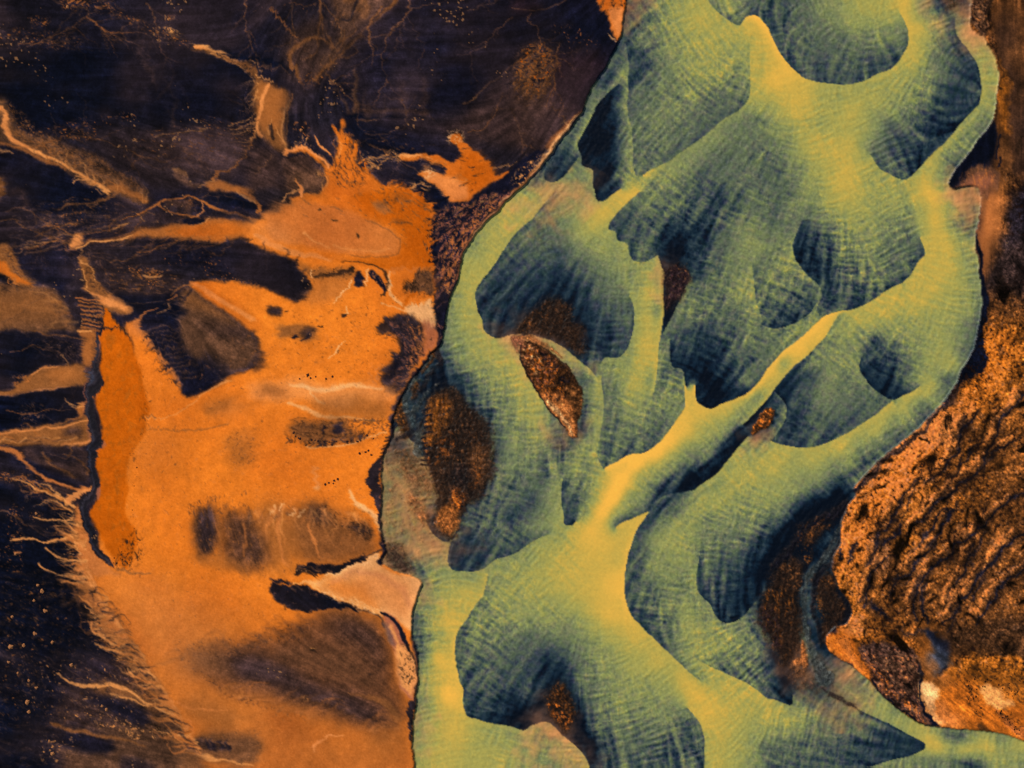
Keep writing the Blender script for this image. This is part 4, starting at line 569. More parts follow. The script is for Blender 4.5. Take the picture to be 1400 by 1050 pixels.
B('a', "1294,262 1300,238 1315,222 1332,199 1352,176 1361,160 1364,190 1360,210 1348,222 1330,228 1322,240 1310,250", 1.5, 1); S('a', "1368,188 1362,215", 3, 1.5, .9); S('a', "1369,213 1366,225", 3.5, 1.5, .9)
B('e', "1283,275 1296,262 1312,252 1322,238 1335,226 1350,228 1364,232 1366,258 1348,266 1344,282 1340,300 1336,268 1327,268 1320,290 1308,280 1296,268", 1.6, 1); B('q', "1305,268 1325,245 1355,235 1362,255 1340,262 1330,262 1318,275", 6, .7); X('s', "1320,235 1350,228 1362,250 1330,262 1300,265", .3, 1.5, .7, -50); X('a', "1296,258 1325,232 1330,238 1305,262", .25, 1.5, .8, -45)
B('s', "1344,272 1368,262 1374,290 1362,330 1348,385 1341,380 1336,330 1340,290", 5, .95); B('f', "1362,262 1380,262 1366,330 1352,380", 8, .6)
B('c', "1386,262 1410,255 1410,420 1380,405 1350,402 1342,392 1356,360 1368,315", 5, 1); X('e', "1350,380 1400,380 1400,420 1350,410", .3, 1.5, .5); B('u', "1350,330 1405,330 1405,400 1350,400", 12, .5); B('t', "1345,398 1400,405 1400,445 1350,445", 6, .6); X('u', "1345,398 1400,405 1380,445 1345,440", .3, 1.8, .8)
B('o', "1348,452 1400,450 1410,1000 1340,880 1250,850 1180,880 1150,860 1150,790 1175,680 1240,610 1310,540 1330,500", 8, .9)
B('f', "1225,590 1300,540 1330,560 1300,640 1240,700 1180,790 1155,790 1175,690", 14, .55); B('h', "1168,710 1180,680 1235,620 1300,560 1310,600 1270,640 1210,700 1165,780 1152,770", 12, .6); B('t', "1250,740 1400,560 1400,900 1290,860", 26, .4); B('t', "1150,830 1250,770 1330,700 1410,640 1410,900 1250,860", 30, .35); B('t', "1345,560 1410,500 1410,860 1300,860 1260,820 1330,700", 26, .45); B('u', "1340,400 1400,400 1400,470 1360,450", 12, .3); B('d', "1188,740 1215,735 1228,770 1215,800 1195,790", 6, .55); B('t', "1200,800 1260,790 1300,830 1240,850 1190,830", 8, .5); B('t', "1150,800 1185,795 1230,850 1190,860", 8, .3); B('f', "1262,700 1300,690 1290,730 1255,740", 6, .4)
fringe('utd', "1342,440 1330,490 1306,535 1269,580 1229,614 1192,648 1166,676 1152,720", 70, -25, (3, 14), 2.4, 40, 30, .8)
fringe('hvg', "1180,690 1230,640 1280,600 1320,560", 40, -60, (6, 22), 2.2, 41, 35, .5)
fringe('uta', "1200,745 1230,700 1262,740 1300,700 1330,640", 34, -70, (5, 26), 2, 42, 40, .7)
fringe('ut', "1200,830 1250,800 1320,810 1390,780", 34, 80, (6, 34), 2.4, 43, 30, .7); B('h', "1345,460 1385,480 1330,560 1320,545", 12, .45)
B('f', "1265,580 1285,572 1310,572 1315,590 1300,605 1280,610 1262,600", 3, .7)
for k in range(5): S('t', f"{1272+k*7},{578+k*1} {1285+k*6},{592+k*3} {1280+k*6},{606+k*2}", 1.3, 1.3, .6)
for q, w in (("1232,706 1226,722 1222,734 1212,742 1204,745 1195,740", [3,5,5,4,5,2]), ("1200,762 1192,768 1186,776", [4,9,4]), ("1302,700 1290,716 1278,735 1260,748", [3,5,5,3]), ("1302,702 1292,698 1276,712", 2.5), ("1345,590 1330,615 1318,628 1306,640 1290,665", [1,3,2,4,2]), ("1250,788 1248,805 1250,830", [7,8,4]), ("1265,790 1260,812 1264,850", [3,4,3]), ("1345,788 1338,805 1328,818", [4,5,3]), ("1400,770 1385,775 1378,788", [8,5,2]), ("1184,828 1200,838 1212,846", [4,7,3]), ("1225,858 1250,868 1275,866", [2,4,6]), ("1330,745 1325,765 1332,778", 3), ("1320,570 1316,600", [4,6]), ("1375,560 1380,545", 2), ("1290,700 1260,735 1240,775 1235,800", [2,3,2,2]), ("1350,720 1335,750", 2), ("1315,620 1302,650 1282,690", 2), ("1195,790 1180,820", 3), ("1170,740 1160,770", 3), ("1150,750 1148,770", 4), ("1258,640 1250,660 1240,690", 1.5)): S('u', q, [v*1.9+1 for v in np.atleast_1d(w)], 4, .75); S('a', q, [v*.9 for v in np.atleast_1d(w)], 2, .9)  # gully shadows painted as dark streaks with black cores
B('t', "1306,590 1345,575 1340,600 1318,612 1306,605", 7, .6); S('t', "1300,640 1270,700 1245,750 1220,790", 8, 6, .45); S('t', "1395,620 1340,700 1300,780", 7, 8, .4)
B('u', "1280,862 1320,850 1400,840 1400,900 1350,892 1320,900 1295,895", 8, .85); B('t', "1180,850 1230,845 1290,870 1240,885 1200,880", 6, .4); B('r', "1165,855 1215,862 1250,878 1260,905 1240,900 1200,880 1170,875", 5, .6)
B('m', "1262,865 1282,868 1294,885 1298,905 1288,925 1272,920 1266,900 1276,885", 3.5, .9); B('a', "1262,862 1285,866 1300,885 1296,895 1282,880 1268,875", 4, .9); S('a', "1295,908 1280,925 1268,930", 6, 3, .8)
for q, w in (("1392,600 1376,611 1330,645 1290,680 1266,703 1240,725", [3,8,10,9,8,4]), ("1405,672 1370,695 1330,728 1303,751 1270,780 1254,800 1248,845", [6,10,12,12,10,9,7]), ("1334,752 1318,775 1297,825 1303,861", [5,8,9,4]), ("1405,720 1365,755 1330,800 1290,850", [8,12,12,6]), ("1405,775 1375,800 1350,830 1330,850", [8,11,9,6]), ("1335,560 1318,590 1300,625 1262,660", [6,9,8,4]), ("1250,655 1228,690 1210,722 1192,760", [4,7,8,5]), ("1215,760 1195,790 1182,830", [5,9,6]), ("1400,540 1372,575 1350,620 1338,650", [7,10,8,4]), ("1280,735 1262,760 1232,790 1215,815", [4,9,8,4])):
    S('t', q, [v * 1.7 for v in w], 9, .6); S('u', q, [v * .8 for v in w], 4, .75); S('a', q, [v * .35 for v in w], 1.8, .8)  # shade of the long gullies, painted into the colour
    qq = ' '.join('%g,%g' % (float(t.split(',')[0]) - 9, float(t.split(',')[1]) - 7) for t in q.split()); S('f', qq, [v * .9 for v in w], 6, .55); S('s', qq, [v * .3 for v in w], 3, .5)  # lighter ridge beside each gully, its shading painted in
# ochre flat of the lower right corner
B('o', "1258,932 1285,922 1310,905 1345,893 1405,905 1405,1016 1375,1006 1350,1000 1315,998 1281,995 1273,972 1260,948", 2, 1); B('h', "1285,935 1330,925 1345,945 1400,965 1405,1015 1330,995 1290,990 1280,950", 9, .8); B('f', "1262,930 1290,920 1300,935 1275,945", 5, .5)
B('l', "1259,932 1266,929 1280,938 1284,952 1280,966 1286,978 1296,990 1282,994 1273,974 1261,950", 2, .95); B('s', "1280,960 1300,965 1318,985 1315,997 1284,994", 5, .8); B('k', "1344,938 1354,936 1368,944 1382,954 1386,962 1374,966 1362,966 1354,958", 2, .95); S('q', "1362,966 1380,990 1400,1005", [4,8,10], 5, .4)
X('u', "1300,915 1345,905 1400,905 1400,960 1380,950 1350,935 1325,960", .3, 1.5, .85, 35); X('u', "1320,930 1335,925 1345,970 1330,985 1320,960", .2, 1.6, .9, 40); X('u', "1360,965 1378,970 1400,1000 1395,1010 1370,985", .22, 1.5, .9, 40); B('u', "1334,995 1340,985 1348,988 1356,999", 2, .8); X('u', "1286,930 1310,925 1310,960", .06, 1.2)
# wedge of old ground in the corner
B('d', "1181,886 1196,880 1222,882 1248,892 1258,905 1256,922 1260,940 1264,962 1272,982 1281,994 1262,990 1238,977 1212,956 1194,934 1184,915 1180,898", 1.5, 1); B('e', "1200,893 1235,895 1250,915 1246,950 1225,940 1205,915", 7, .8); X('q', "1185,890 1250,895 1255,940 1272,985 1240,975 1200,935", .3, 1.6, .8, 40); X('h', "1198,925 1215,930 1250,965 1270,988 1235,970", .3, 1.8, .9, 45); X('h', "1186,900 1205,915 1225,950 1200,935", .3, 1.5, .8, 60); X('u', "1200,895 1250,900 1256,950 1268,985 1215,945", .28, 1.7, .9, 40)
S('a', "1180,900 1192,932 1212,956 1238,977 1262,990 1280,994", [2,2.5,3,3,4,5], 1.2, 1); S('a', "1254,910 1257,930 1263,955 1270,975 1281,993", [7,5,4,5,5], 1.4, 1); S('l', "1254,922 1256,935 1262,960", 1.1, 1, .8); B('u', ell(1252, 905, 7, 8), 3, .8); B('f', "1250,898 1275,895 1278,918 1262,924 1256,912", 4, .8)
B('h', "1130,872 1140,864 1152,858 1162,866 1174,882 1181,900 1186,918 1190,930 1176,922 1160,908 1142,898 1133,888", 2.5, 1); B('s', "1150,870 1160,880 1172,905 1180,922 1165,908 1152,890", 4, .8); X('u', "1135,868 1160,866 1182,900 1188,920 1160,890", .16, 1.5, .85)
B('f', "1155,852 1165,840 1180,850 1178,872 1160,864", 4, .8)
S('a', "1336,318 1339,345 1340,370 1344,400 1345,432 1339,465 1330,490 1318,512 1304,532 1290,548", [2,5,5,9,12,16,19,19,13,8], 1.6, 1); X('a', "1338,440 1355,445 1335,505 1310,540 1325,490", .4, 1.6, .9)
S('a', "1306,535 1269,580 1229,614 1192,648 1166,676", [9,7,6,7,12], 1.6, 1); S('t', "1310,535 1275,575 1235,608 1198,640 1175,672", 9, 7, .6)
X('v', "1155,700 1230,620 1300,570 1290,640 1220,700 1160,790", .1, 1.4, .7); X('k', "1180,660 1240,620 1260,640 1200,690", .06, 1.2, .8)
X('d', "200,540 500,420 560,560 520,760 300,860 180,820", .006, 1.3, .7); B('v', "150,800 230,800 300,880 250,940 210,900", 24, .35); X('s', "200,540 500,420 560,560 520,760 300,860 180,820", .05, 2.2, .35)
# banks and islands standing in the river (painted over the water)
ISL = []
def I(c, pts, fe=1.2, al=1.0): ISL.append(('B', c, P(pts), fe, al, None, True))
def IX(c, pts, dens=.3, size=1.2, al=1.0, asp=0, fe=3.0): ISL.append(('X', c, P(pts), dens, size, al, asp, fe))
def IS(c, pts, w=2.0, soft=1.2, al=1.0): ISL.append(('S', c, P(pts), w, soft, al))
# shoal north of the long islet
I('u', "703,456 712,438 730,428 752,410 766,410 777,418 778,435 795,447 792,462 802,482 796,488 780,476 765,466 748,460 725,457", 5, .95)
IX('t', "703,456 712,438 730,428 752,410 777,418 778,435 795,447 792,470 765,462 725,457", .3, 1.5, .9, 20); IX('r', "708,452 716,436 740,424 750,430 730,445 716,458", .35, 1.5, .8); IX('e', "735,430 770,425 785,448 760,455", .15, 1.4, .7)
I('n', "908,372 925,358 938,362 944,378 936,400 926,412 914,424 908,428 907,405", 3.5, .95); IX('e', "910,372 926,360 940,368 934,398 914,420", .3, 1.5, .8); IX('f', "925,360 940,366 936,380 925,378", .25, 1.5, .7)
I('u', "744,962 750,945 757,933 770,936 784,955 786,975 780,990 774,1003 764,998 756,990", 5, .95); IX('r', "744,962 757,935 770,938 784,960 784,980 773,1003 758,990", .45, 1.5, 1); IX('h', "745,965 760,960 772,975 780,985 772,1000 752,975", .35, 1.5, .95)
# long lens islet
I('t', "710,470 717,466 728,466 740,472 755,486 770,499 783,511 790,522 796,540 795,560 792,572 788,580 789,600 781,600 768,586 757,570 745,553 730,532 719,510 712,488", 1.1, 1)
IX('q', "714,472 730,470 755,490 762,512 740,530 722,505", .5, 1.5, .95); IX('l', "715,474 730,476 745,495 735,510 722,500", .35, 1.4, .95); IX('h', "720,475 745,485 768,515 780,540 760,550 735,530", .35, 1.6, .95); IX('a', "735,475 765,500 782,518 784,545 768,525 748,500", .45, 1.7, .95)
I('s', "738,536 755,535 775,545 783,560 782,572 787,597 781,600 768,585 757,568 744,550", 2.5, .95); IS('l', "748,548 760,560 772,580 782,596", [5,7,5,3], 4, .9); IS('v', "762,545 776,565 781,585", 5, 4, .8); IX('a', "745,520 775,525 778,545 755,550", .2, 1.4, .9)
I('f', "778,528 790,530 795,545 794,562 787,573 782,560 779,545", 2, .9); IX('u', "770,500 794,530 795,570 782,560 778,530", .4, 1.6, .9); IS('a', "712,470 712,488 719,508 730,530 745,553 757,570 770,588", 2.2, 1.2, .9); IS('u', "720,466 740,472 758,488 775,503 789,520 796,540", 2, 1.2, .9)
I('q', "700,458 714,459 718,466 711,474 712,486 703,476", 2.5, .8); IS('s', "713,460 728,462 748,474 768,490", [6,6,5,2], 3, .75)
# small round islet
I('t', "1026,588 1033,578 1040,566 1046,557 1053,555 1057,563 1056,572 1049,581 1037,588 1028,594", 1.2, 1); IX('h', "1026,588 1040,564 1050,556 1057,566 1050,580 1035,588", .45, 1.6, 1); IX('s', "1035,578 1050,560 1056,570 1040,585", .25, 1.4, .9)
# western shoal
I('u', "606,532 616,528 628,535 640,550 655,565 668,590 675,612 672,640 665,668 650,690 636,702 628,720 612,738 600,728 594,700 592,670 584,640 579,620 578,590 579,560 590,545", 5, .97)
I('u', "640,555 665,580 672,605 655,612 640,590", 6, .8); I('u', "582,628 610,632 640,640 650,665 640,690 620,680 600,690 592,665", 6, .75); I('c', "615,640 640,640 645,660 625,670", 5, .5)
I('o', "580,560 600,545 612,545 612,570 600,590 592,605 581,600", 4, .9); IX('o', "580,560 610,540 612,575 590,610 580,610", .5, 2.2, .8); I('u', "600,595 640,600 640,625 600,625", 7, .6); IX('h', "580,600 612,590 625,615 600,630 582,625", .3, 2.2, .7); IX('f', "620,540 650,570 660,605 630,640 600,640", .12, 1.8, .7, 30); IX('u', "580,560 640,545 670,610 620,640 580,640", .22, 1.7, .9, -15)
I('f', "648,612 668,618 660,650 650,668 642,640", 5, .7); IX('h', "645,635 658,640 652,670 644,660", .3, 1.5, .8); I('h', "620,668 630,672 638,680 636,692 626,700 616,690", 3, .85); IX('a', "615,665 640,670 636,695 618,690", .22, 1.6, .9)
I('g', "600,698 612,690 624,694 630,708 626,720 616,728 604,726 598,712", 2.5, .95); I('s', "603,712 618,706 628,712 618,727 606,726", 4, .6)
for k in range(11): IS('a', f"578,{562+k*7.3:.0f} {588+3*math.sin(k*2.1):.0f},{559+k*7.3:.0f}", [4, 1.2], 1.2, .95)
IX('u', "590,660 620,640 640,700 612,690", .3, 1.5, .8); IX('e', "600,640 640,640 640,690 610,690", .25, 1.5, .7, 60)
I('t', "536,541 548,540 554,552 556,570 560,590 556,602 548,590 544,575 538,578 535,560", 2.5, .95); IX('o', "536,541 548,540 556,575 556,598 540,575", .45, 1.6, .95); I('t', "562,530 572,522 574,540 566,552 562,545", 3, .9); IX('r', "562,530 573,524 573,542 564,550", .4, 1.5, .9); IS('t', "596,472 592,484 585,500 576,512", [6,10,7,4], 3, .95); IX('o', "590,470 600,476 590,500 584,495", .4, 1.5, .9)
IS('c', "598,466 600,480 604,495", [6,9,6], 4, .8)
I('u', "620,508 650,515 660,530 640,532 615,525", 5, .0)
I('f', "533,622 545,612 560,612 575,625 586,640 594,660 600,680 590,690 575,672 560,668 548,650 538,640", 8, .62); I('e', "552,640 570,645 582,665 585,690 572,685 556,668", 7, .5); I('q', "528,640 540,640 545,690 540,740 528,720", 9, .45)
I('s', "555,670 568,672 580,690 590,712 596,728 580,722 568,712 560,695", 5, .65); I('q', "545,700 575,715 590,735 570,735 548,725", 9, .4); IX('e', "535,610 580,630 600,690 560,700 530,660", .3, 1.3, .4)
I('d', "524,752 536,740 548,748 556,765 570,780 560,789 545,783 530,772", 6, .75); IX('f', "525,750 545,745 556,768 545,780 528,768", .25, 1.6, .6, 60)
# southern brown shoal with its runnels
I('u', "1092,722 1112,712 1128,706 1133,715 1126,730 1118,740 1105,748 1095,740", 5, .8); IX('f', "1105,728 1112,716 1125,704 1133,712 1122,728 1112,742", .4, 1.7, .95, -40); IX('o', "1092,758 1100,748 1110,762 1108,772 1098,768", .4, 1.6, .9, 40)
I('u', "1060,775 1075,762 1098,775 1100,795 1095,815 1098,850 1096,872 1090,890 1082,908 1075,915 1060,890 1045,865 1035,840 1045,812 1055,800", 6, .95)
I('u', "1055,800 1070,805 1085,815 1082,832 1060,832 1046,825", 4, .35); IX('o', "1050,808 1080,805 1086,830 1048,835", .28, 1.6, .95, 12); IX('f', "1078,780 1098,784 1099,808 1086,806 1078,795", .32, 1.7, 1); IX('r', "1040,825 1096,835 1092,860 1060,860", .16, 1.6, .8, 12); IX('r', "1045,850 1090,870 1085,905 1060,890", .1, 1.6, .8, 10); IX('n', "1035,830 1060,835 1070,890 1045,870", .5, 1.6, .9); IX('f', "1066,770 1082,765 1095,778 1075,790", .35, 1.7, .9)
I('u', "1112,785 1130,780 1145,790 1143,812 1160,820 1158,846 1145,858 1132,870 1128,885 1118,872 1124,850 1118,830 1114,810", 4, .9); IX('o', "1114,812 1122,815 1126,850 1120,855 1114,835", .5, 1.6, .95); IX('r', "1125,785 1140,790 1136,802 1128,800", .4, 1.6, .9); IX('r', "1148,822 1156,824 1154,838 1148,838", .35, 1.5, .8); I('a', "1148,812 1160,816 1165,830 1160,848 1150,856 1152,840 1156,826", 2, .8); I('t', "1118,868 1132,862 1134,878 1124,884", 4, .7)
I('s', "1092,876 1097,876 1102,892 1105,908 1099,916 1088,912 1084,906 1092,898", 1.8, .95); I('f', "1082,908 1106,912 1110,930 1095,936 1080,925", 6, .65); I('e', "1080,925 1120,925 1140,950 1110,945 1085,940", 8, .6)
IS('c', "1118,935 1140,950 1165,965 1178,972", [3,8,6,2], 4, .7)
I('e', "1292,-5 1312,-5 1308,12 1298,16 1294,8", 4, .7)

IS('w', "1152,708 1142,735 1124,765 1108,785 1099,805 1101,830 1100,855 1104,875 1115,900 1128,925", [4,7,10,9,5,6,6,9,14,24], 3, .7); IS('a', "1162,700 1150,735 1134,765 1116,795 1112,830 1116,860 1124,885", [3,5,7,8,8,7,5], 3, .7)
IS('a', "1160,690 1130,705 1100,725 1080,750 1062,775", [12,14,12,12,10], 6, .8); IX('r', "1092,722 1125,704 1133,712 1112,745 1105,775 1092,760", .3, 1.7, .9, 40)
IS('w', "592,484 578,504 564,520 554,536 557,558 564,575 572,598 572,618", [3,6,8,9,7,6,10,16], 2.5, .7); IS('w', "600,524 587,537 574,552 567,566 563,590", [2,4,7,6,8], 2.5, .7); IS('a', "604,500 590,512 578,530 566,548", [10,9,8,3], 4, .6); IS('a', "578,560 574,580 560,590 545,600", [3,5,6,8], 3, .7)
# ------------------------------------------------------------------ put the plan together
def flow(lines):
    pts = []
    for l in lines.replace('\n', '|').split('|'):
        s = spline(P(l), False, 6.0); d = np.gradient(s, axis=0)
        a = np.arctan2(d[:, 1], d[:, 0])
        for (x, y), t in zip(s[::2], a[::2]): pts.append((x, y, math.cos(2*t), math.sin(2*t)))
    f = solve(pts, [], 2, 5.0, (30, 4))
    t = .5 * np.arctan2(f[..., 1], f[..., 0])
    return np.cos(t).astype(f32), np.sin(t).astype(f32)

VPTS = [(q[0], q[1], q[2] if q[2] > .7 else q[2] - 1.1) for q in VPTS]
V = solve(VPTS, VC, 1, 8.0, (12, 8))[..., 0]
V = np.where(V < 6, V - .08 * np.sin(np.clip(V, 0, 6) / 6 * np.pi), V)
V = V + np.clip(V - 8.8, 0, 3) * .3
far = [(q[0], q[1], 0.) for q in VPTS if min(math.hypot(q[0] - p[0], q[1] - p[1]) for p in PP) > 38]
PW = np.clip(solve(PP + far, [(LEFT_BANK[3:22], None, [0.0])], 1, 6.0)[..., 0], 0, 1)
rx, ry = flow(FL)
lx, ly = flow(FLL)

# ripples: crests across the flow, streaks along it
w0 = noise(.7, 11); w1 = noise(1.0, 12); w2 = noise(2.2, 13)
def nz(a): a = a - a.mean(); return a / a.std()
def hp(a, s): a = a - blur(a, s); return a / a.std()
def coherent(src, vx, vy, L, s, it=2):
    a = blur(src, s)
    for _ in range(it + 1):
        a = lic(a, vx, vy, L); a = np.clip(hp(blur(a, s * .8), s * 2.2), -1.8, 1.8)
    return a / a.std()
crest = coherent(w0, -ry, rx, 5, 1.15)
streak = coherent(w1, rx, ry, 5, 1.25)
pick = fbm(8, 2, 33)
crest2 = hp(lic(blur(w2, 1.0), -ry, rx, 9), 5)
streak2 = hp(lic(w2, rx, ry, 20), 6)

def scales(sp, seed, along=1.0, pw=3.0):
    """boxy scour cells lined up with the flow: random value per cell, and a rim measure"""
    r = np.random.default_rng(seed)
    gh, gw = int(GH / sp) + 6, int(GW / sp) + 6
    jx = r.uniform(.12, .88, (gh, gw)); jy = r.uniform(.12, .88, (gh, gw)); cv = r.standard_normal((gh, gw)).astype(f32)
    YY0, XX0 = np.mgrid[0:GH, 0:GW].astype(f32)
    wxx = XX0 + .22 * sp * blot0; wyy = YY0 + .22 * sp * blot1
    ci = (wxx / sp).astype(int) + 2; cj = (wyy / sp).astype(int) + 2
    f1 = np.full((GH, GW), 1e9, f32); f2 = f1.copy(); val = np.zeros((GH, GW), f32)
    for dj in (-2, -1, 0, 1, 2):
        for di in (-2, -1, 0, 1, 2):
            I_ = np.clip(ci + di, 0, gw - 1); J_ = np.clip(cj + dj, 0, gh - 1)
            dx = (I_ - 2 + jx[J_, I_]) * sp - wxx; dy = (J_ - 2 + jy[J_, I_]) * sp - wyy
            u = (dx * rx + dy * ry) / along; v = -dx * ry + dy * rx
            d = ((np.abs(u) ** pw + np.abs(v) ** pw) ** (1 / pw)).astype(f32)
            n1 = d < f1
            f2 = np.where(n1, f1, np.minimum(f2, d)); f1 = np.where(n1, d, f1); val = np.where(n1, cv[J_, I_], val)
    return val, (f2 - f1) / sp
blot0 = fbm(5, 2, 201); blot1 = fbm(5, 2, 205)
cA, eA = scales(5.2, 301, 1.0); cB, eB = scales(3.6, 302, 1.2)
rimA = np.exp(-(eA / .16) ** 2); rimB = np.exp(-(eB / .22) ** 2)
cellA = nz(blur(cA, .6)); cellB = nz(blur(cB, .5)); rims = nz(blur(.8 * rimA + .5 * rimB, .35))
blot = fbm(5, 3, 30); big = fbm(26, 3, 40)
fine = noise(.6, 50)
net = nz(blur(crest * (1.15 + .35 * pick) + .6 * streak * (1 - .5 * pick) - .25 * crest * streak, .35))
rel = .40 * cellA + .15 * cellB + .45 * rims + .34 * crest2 + .34 * streak2 + .54 * net + .25 * blot      # ripple relief, about unit size
rel /= rel.std()
amp = np.interp(V, [0, 1, 2.5, 4, 6, 7.5, 8.6, 9.4, 10], [.22, .36, .54, .66, .56, .32, .15, .05, .02]).astype(f32)
modulate = np.clip(1 + .35 * big, .35, 1.6)
Vt = V + amp * modulate * rel * .95 + amp * .3 * big + .06 * fine
# fan stripes in the dark lobes
Vt += np.interp(V, [0, 2, 4, 6], [.3, .5, .3, 0]).astype(f32) * streak2
VPAL = np.array([(3,11,23), (10,29,45), (30,48,60), (56,70,74), (80,92,78), (99,110,83), (121,130,86), (144,148,85), (170,161,79), (208,172,72), (253,187,72)], float)
vs = np.clip(Vt, 0, 10)
RC = np.stack([np.interp(vs, np.arange(11), VPAL[:, c]) for c in range(3)], -1).astype(f32)
# violet grey silt in some ripples, greener in others
tint = blur(noise(1.2, 61), .8); tint /= tint.std(); tw = np.interp(V, [1, 3, 6, 8], [0, 1, .7, 0]).astype(f32)
RC += tw[..., None] * (np.clip(tint, 0, 2)[..., None] * np.array([3, -1.5, 2.5], f32) + np.clip(-tint, 0, 2)[..., None] * np.array([.5, 2, -3.5], f32))
RC *= np.exp((.03 * fine + .035 * noise(.9, 52)) * np.interp(V, [0, 6, 8, 9.5], [1, 1, .5, .15]).astype(f32))[..., None]
sand = np.stack([np.interp(V + .5 * blot, [2, 6, 8], c) for c in ((110, 190, 226), (76, 122, 152), (58, 74, 92))], -1).astype(f32)
pm = np.clip(PW + .12 * blot * (PW > .05) * (PW < .95), 0, 1)[..., None]
RC = RC * (1 - pm) + sand * pm

# land painting
LC = np.empty((GH, GW, 3), f32); LC[:] = COL['b']
spk = {}
def specks(size, asp):
    k = (size, asp != 0)
    if k not in spk:
        n = noise(.5, 90 + len(spk)); sz = max(.35, size / STEP * .75)
        if asp == 0: n = blur(n, sz) + .35 * blur(noise(.5, 97), sz * 2.2) * 1.6
        else: n = lic(blur(n, sz * .8), lx, ly, 2 + int(size * 1.5))
        n = n - blur(n, 6); n = np.argsort(np.argsort(n.ravel())).reshape(n.shape).astype(f32) / n.size
        spk[k] = n
    return spk[k]
vary = np.clip(.62 + .3 * noise(.7, 88), .12, 1)
def paint(C, A, ops):
    for op in ops:
        if op[0] == 'B': r = mask_poly(op[2], op[3], op[6]); al = op[4]
        elif op[0] == 'S': r = mask_stroke(op[2], op[3], op[4]); al = op[5]
        else: r = mask_poly(op[2], op[7], True); al = op[5]
        if r is None: continue
        sl, m = r
        if op[0] == 'X':
            n = specks(op[4], op[6])[sl]; th = 1 - op[3]
            m = m * np.clip((n - th) / .06 + .5, 0, 1) * (m > .12)
            m = np.clip(m * 1.3, 0, 1) * vary[sl]
        m = (m * al)[..., None]
        C[sl] = C[sl] * (1 - m) + np.array(COL[op[1]], f32) * m
        if A is not None: A[sl] = np.maximum(A[sl], m[..., 0])
paint(LC, None, OPS)
SC = np.zeros((GH, GW, 3), f32); SC[:] = COL['t']; SA = np.zeros((GH, GW), f32)
paint(SC, SA, ISL)

# natural irregularity: every outline wanders a little
YY, XX = np.mgrid[0:GH, 0:GW].astype(f32)
wx = fbm(9, 4, 70, .62); wy = fbm(9, 4, 75, .62)
river = np.zeros((GH, GW), f32)
sl, m = mask_poly(RIVER_POLY, 0, True); river[sl] = m
WA = 1.5 / STEP; wr = np.clip(blur(river, 2), 0, 1)
streakl = hp(lic(noise(.8, 81), lx, ly, 12), 4); streakl2 = hp(lic(noise(2, 82), lx, ly, 24), 7)
right = np.zeros((GH, GW), f32); sl, m = mask_poly(P("1320,-30 1450,-30 1450,1080 1300,1080 1120,900 1120,640 1300,520 1345,420 1365,200"), 4); right[sl] = m
RA = 1 + 1.0 * np.clip(blur(right, 3), 0, 1)
UX = XX + wx * WA * RA + .7 * (1.3 * streakl2 + .9 * streakl) * lx; UY = YY + wy * WA * RA + .7 * (1.3 * streakl2 + .9 * streakl) * ly
LC = sample(LC, UX, UY)
SX = XX + wx * WA * 1.1; SY = YY + wy * WA * 1.1
SC = sample(SC, SX, SY); SA = sample(SA, SX, SY)
RX = XX + wx * WA * .35; RY = YY + wy * WA * .35
RIV = np.clip(sample(blur(river, .5), XX + wx * WA * .6, YY + wy * WA * .6), 0, 1)
RC = sample(RC, RX, RY)
right *= 1 - RIV

# texture of the land: streaked silt on the left, rough moss on the right
lum = LC.mean(-1)
rough = fbm(3.2, 4, 100, .75); ridge = 1 - 2 * np.abs(fbm(7, 4, 110, .6)) ; ridge = blur(ridge, .5); ridge -= ridge.mean(); ridge /= ridge.std()
grain = noise(.55, 120)
wash = nz(lic(fbm(14, 4, 190), lx, ly, 30)); wash2 = fbm(40, 4, 195)
smooth_zone = np.clip((lum - 55) / 40, 0, 1) * (1 - right)
k = (.05 * streakl + .07 * streakl2) * (1 - .8 * smooth_zone) + .09 * rough + .06 * grain + .06 * big
kd = (1 - smooth_zone) * 1.2 + smooth_zone * .3
LCt = LC * np.exp(k * kd)[..., None]
oz = (smooth_zone * np.clip((LC[..., 0] - 150) / 50, 0, 1))[..., None]
LCt = LCt * (1 + oz * ((.008 * wash + .04 * wash2 - .022)[..., None] * np.array([.8, 1.2, 1.4], f32)))
bz = (np.clip((60 - lum) / 20, 0, 1) * (1 - right) * np.clip(.15 + .25 * wash2 + .15 * wash, 0, .55) * (XX < 690))[..., None]
LCt = LCt * (1 - bz) + np.array((44, 32, 33), f32) * bz * np.exp(.2 * wash)[..., None] * (LCt.mean(-1, keepdims=True) / 24 * .5 + .5)
LCt += (smooth_zone * 2.0 * blur(grain, .6))[..., None]
# pale crumbs of moss scattered on the black plain
crumb = specks(1.6, 0); cd = np.clip(fbm(20, 4, 130) - 1.0, 0, 1) * (lum < 45) * (XX < 690)
cm = np.clip((crumb - (1 - .10 * cd)) / .03, 0, 1) * .7
LCt = LCt * (1 - cm[..., None]) + np.array((170, 118, 72), f32) * cm[..., None]
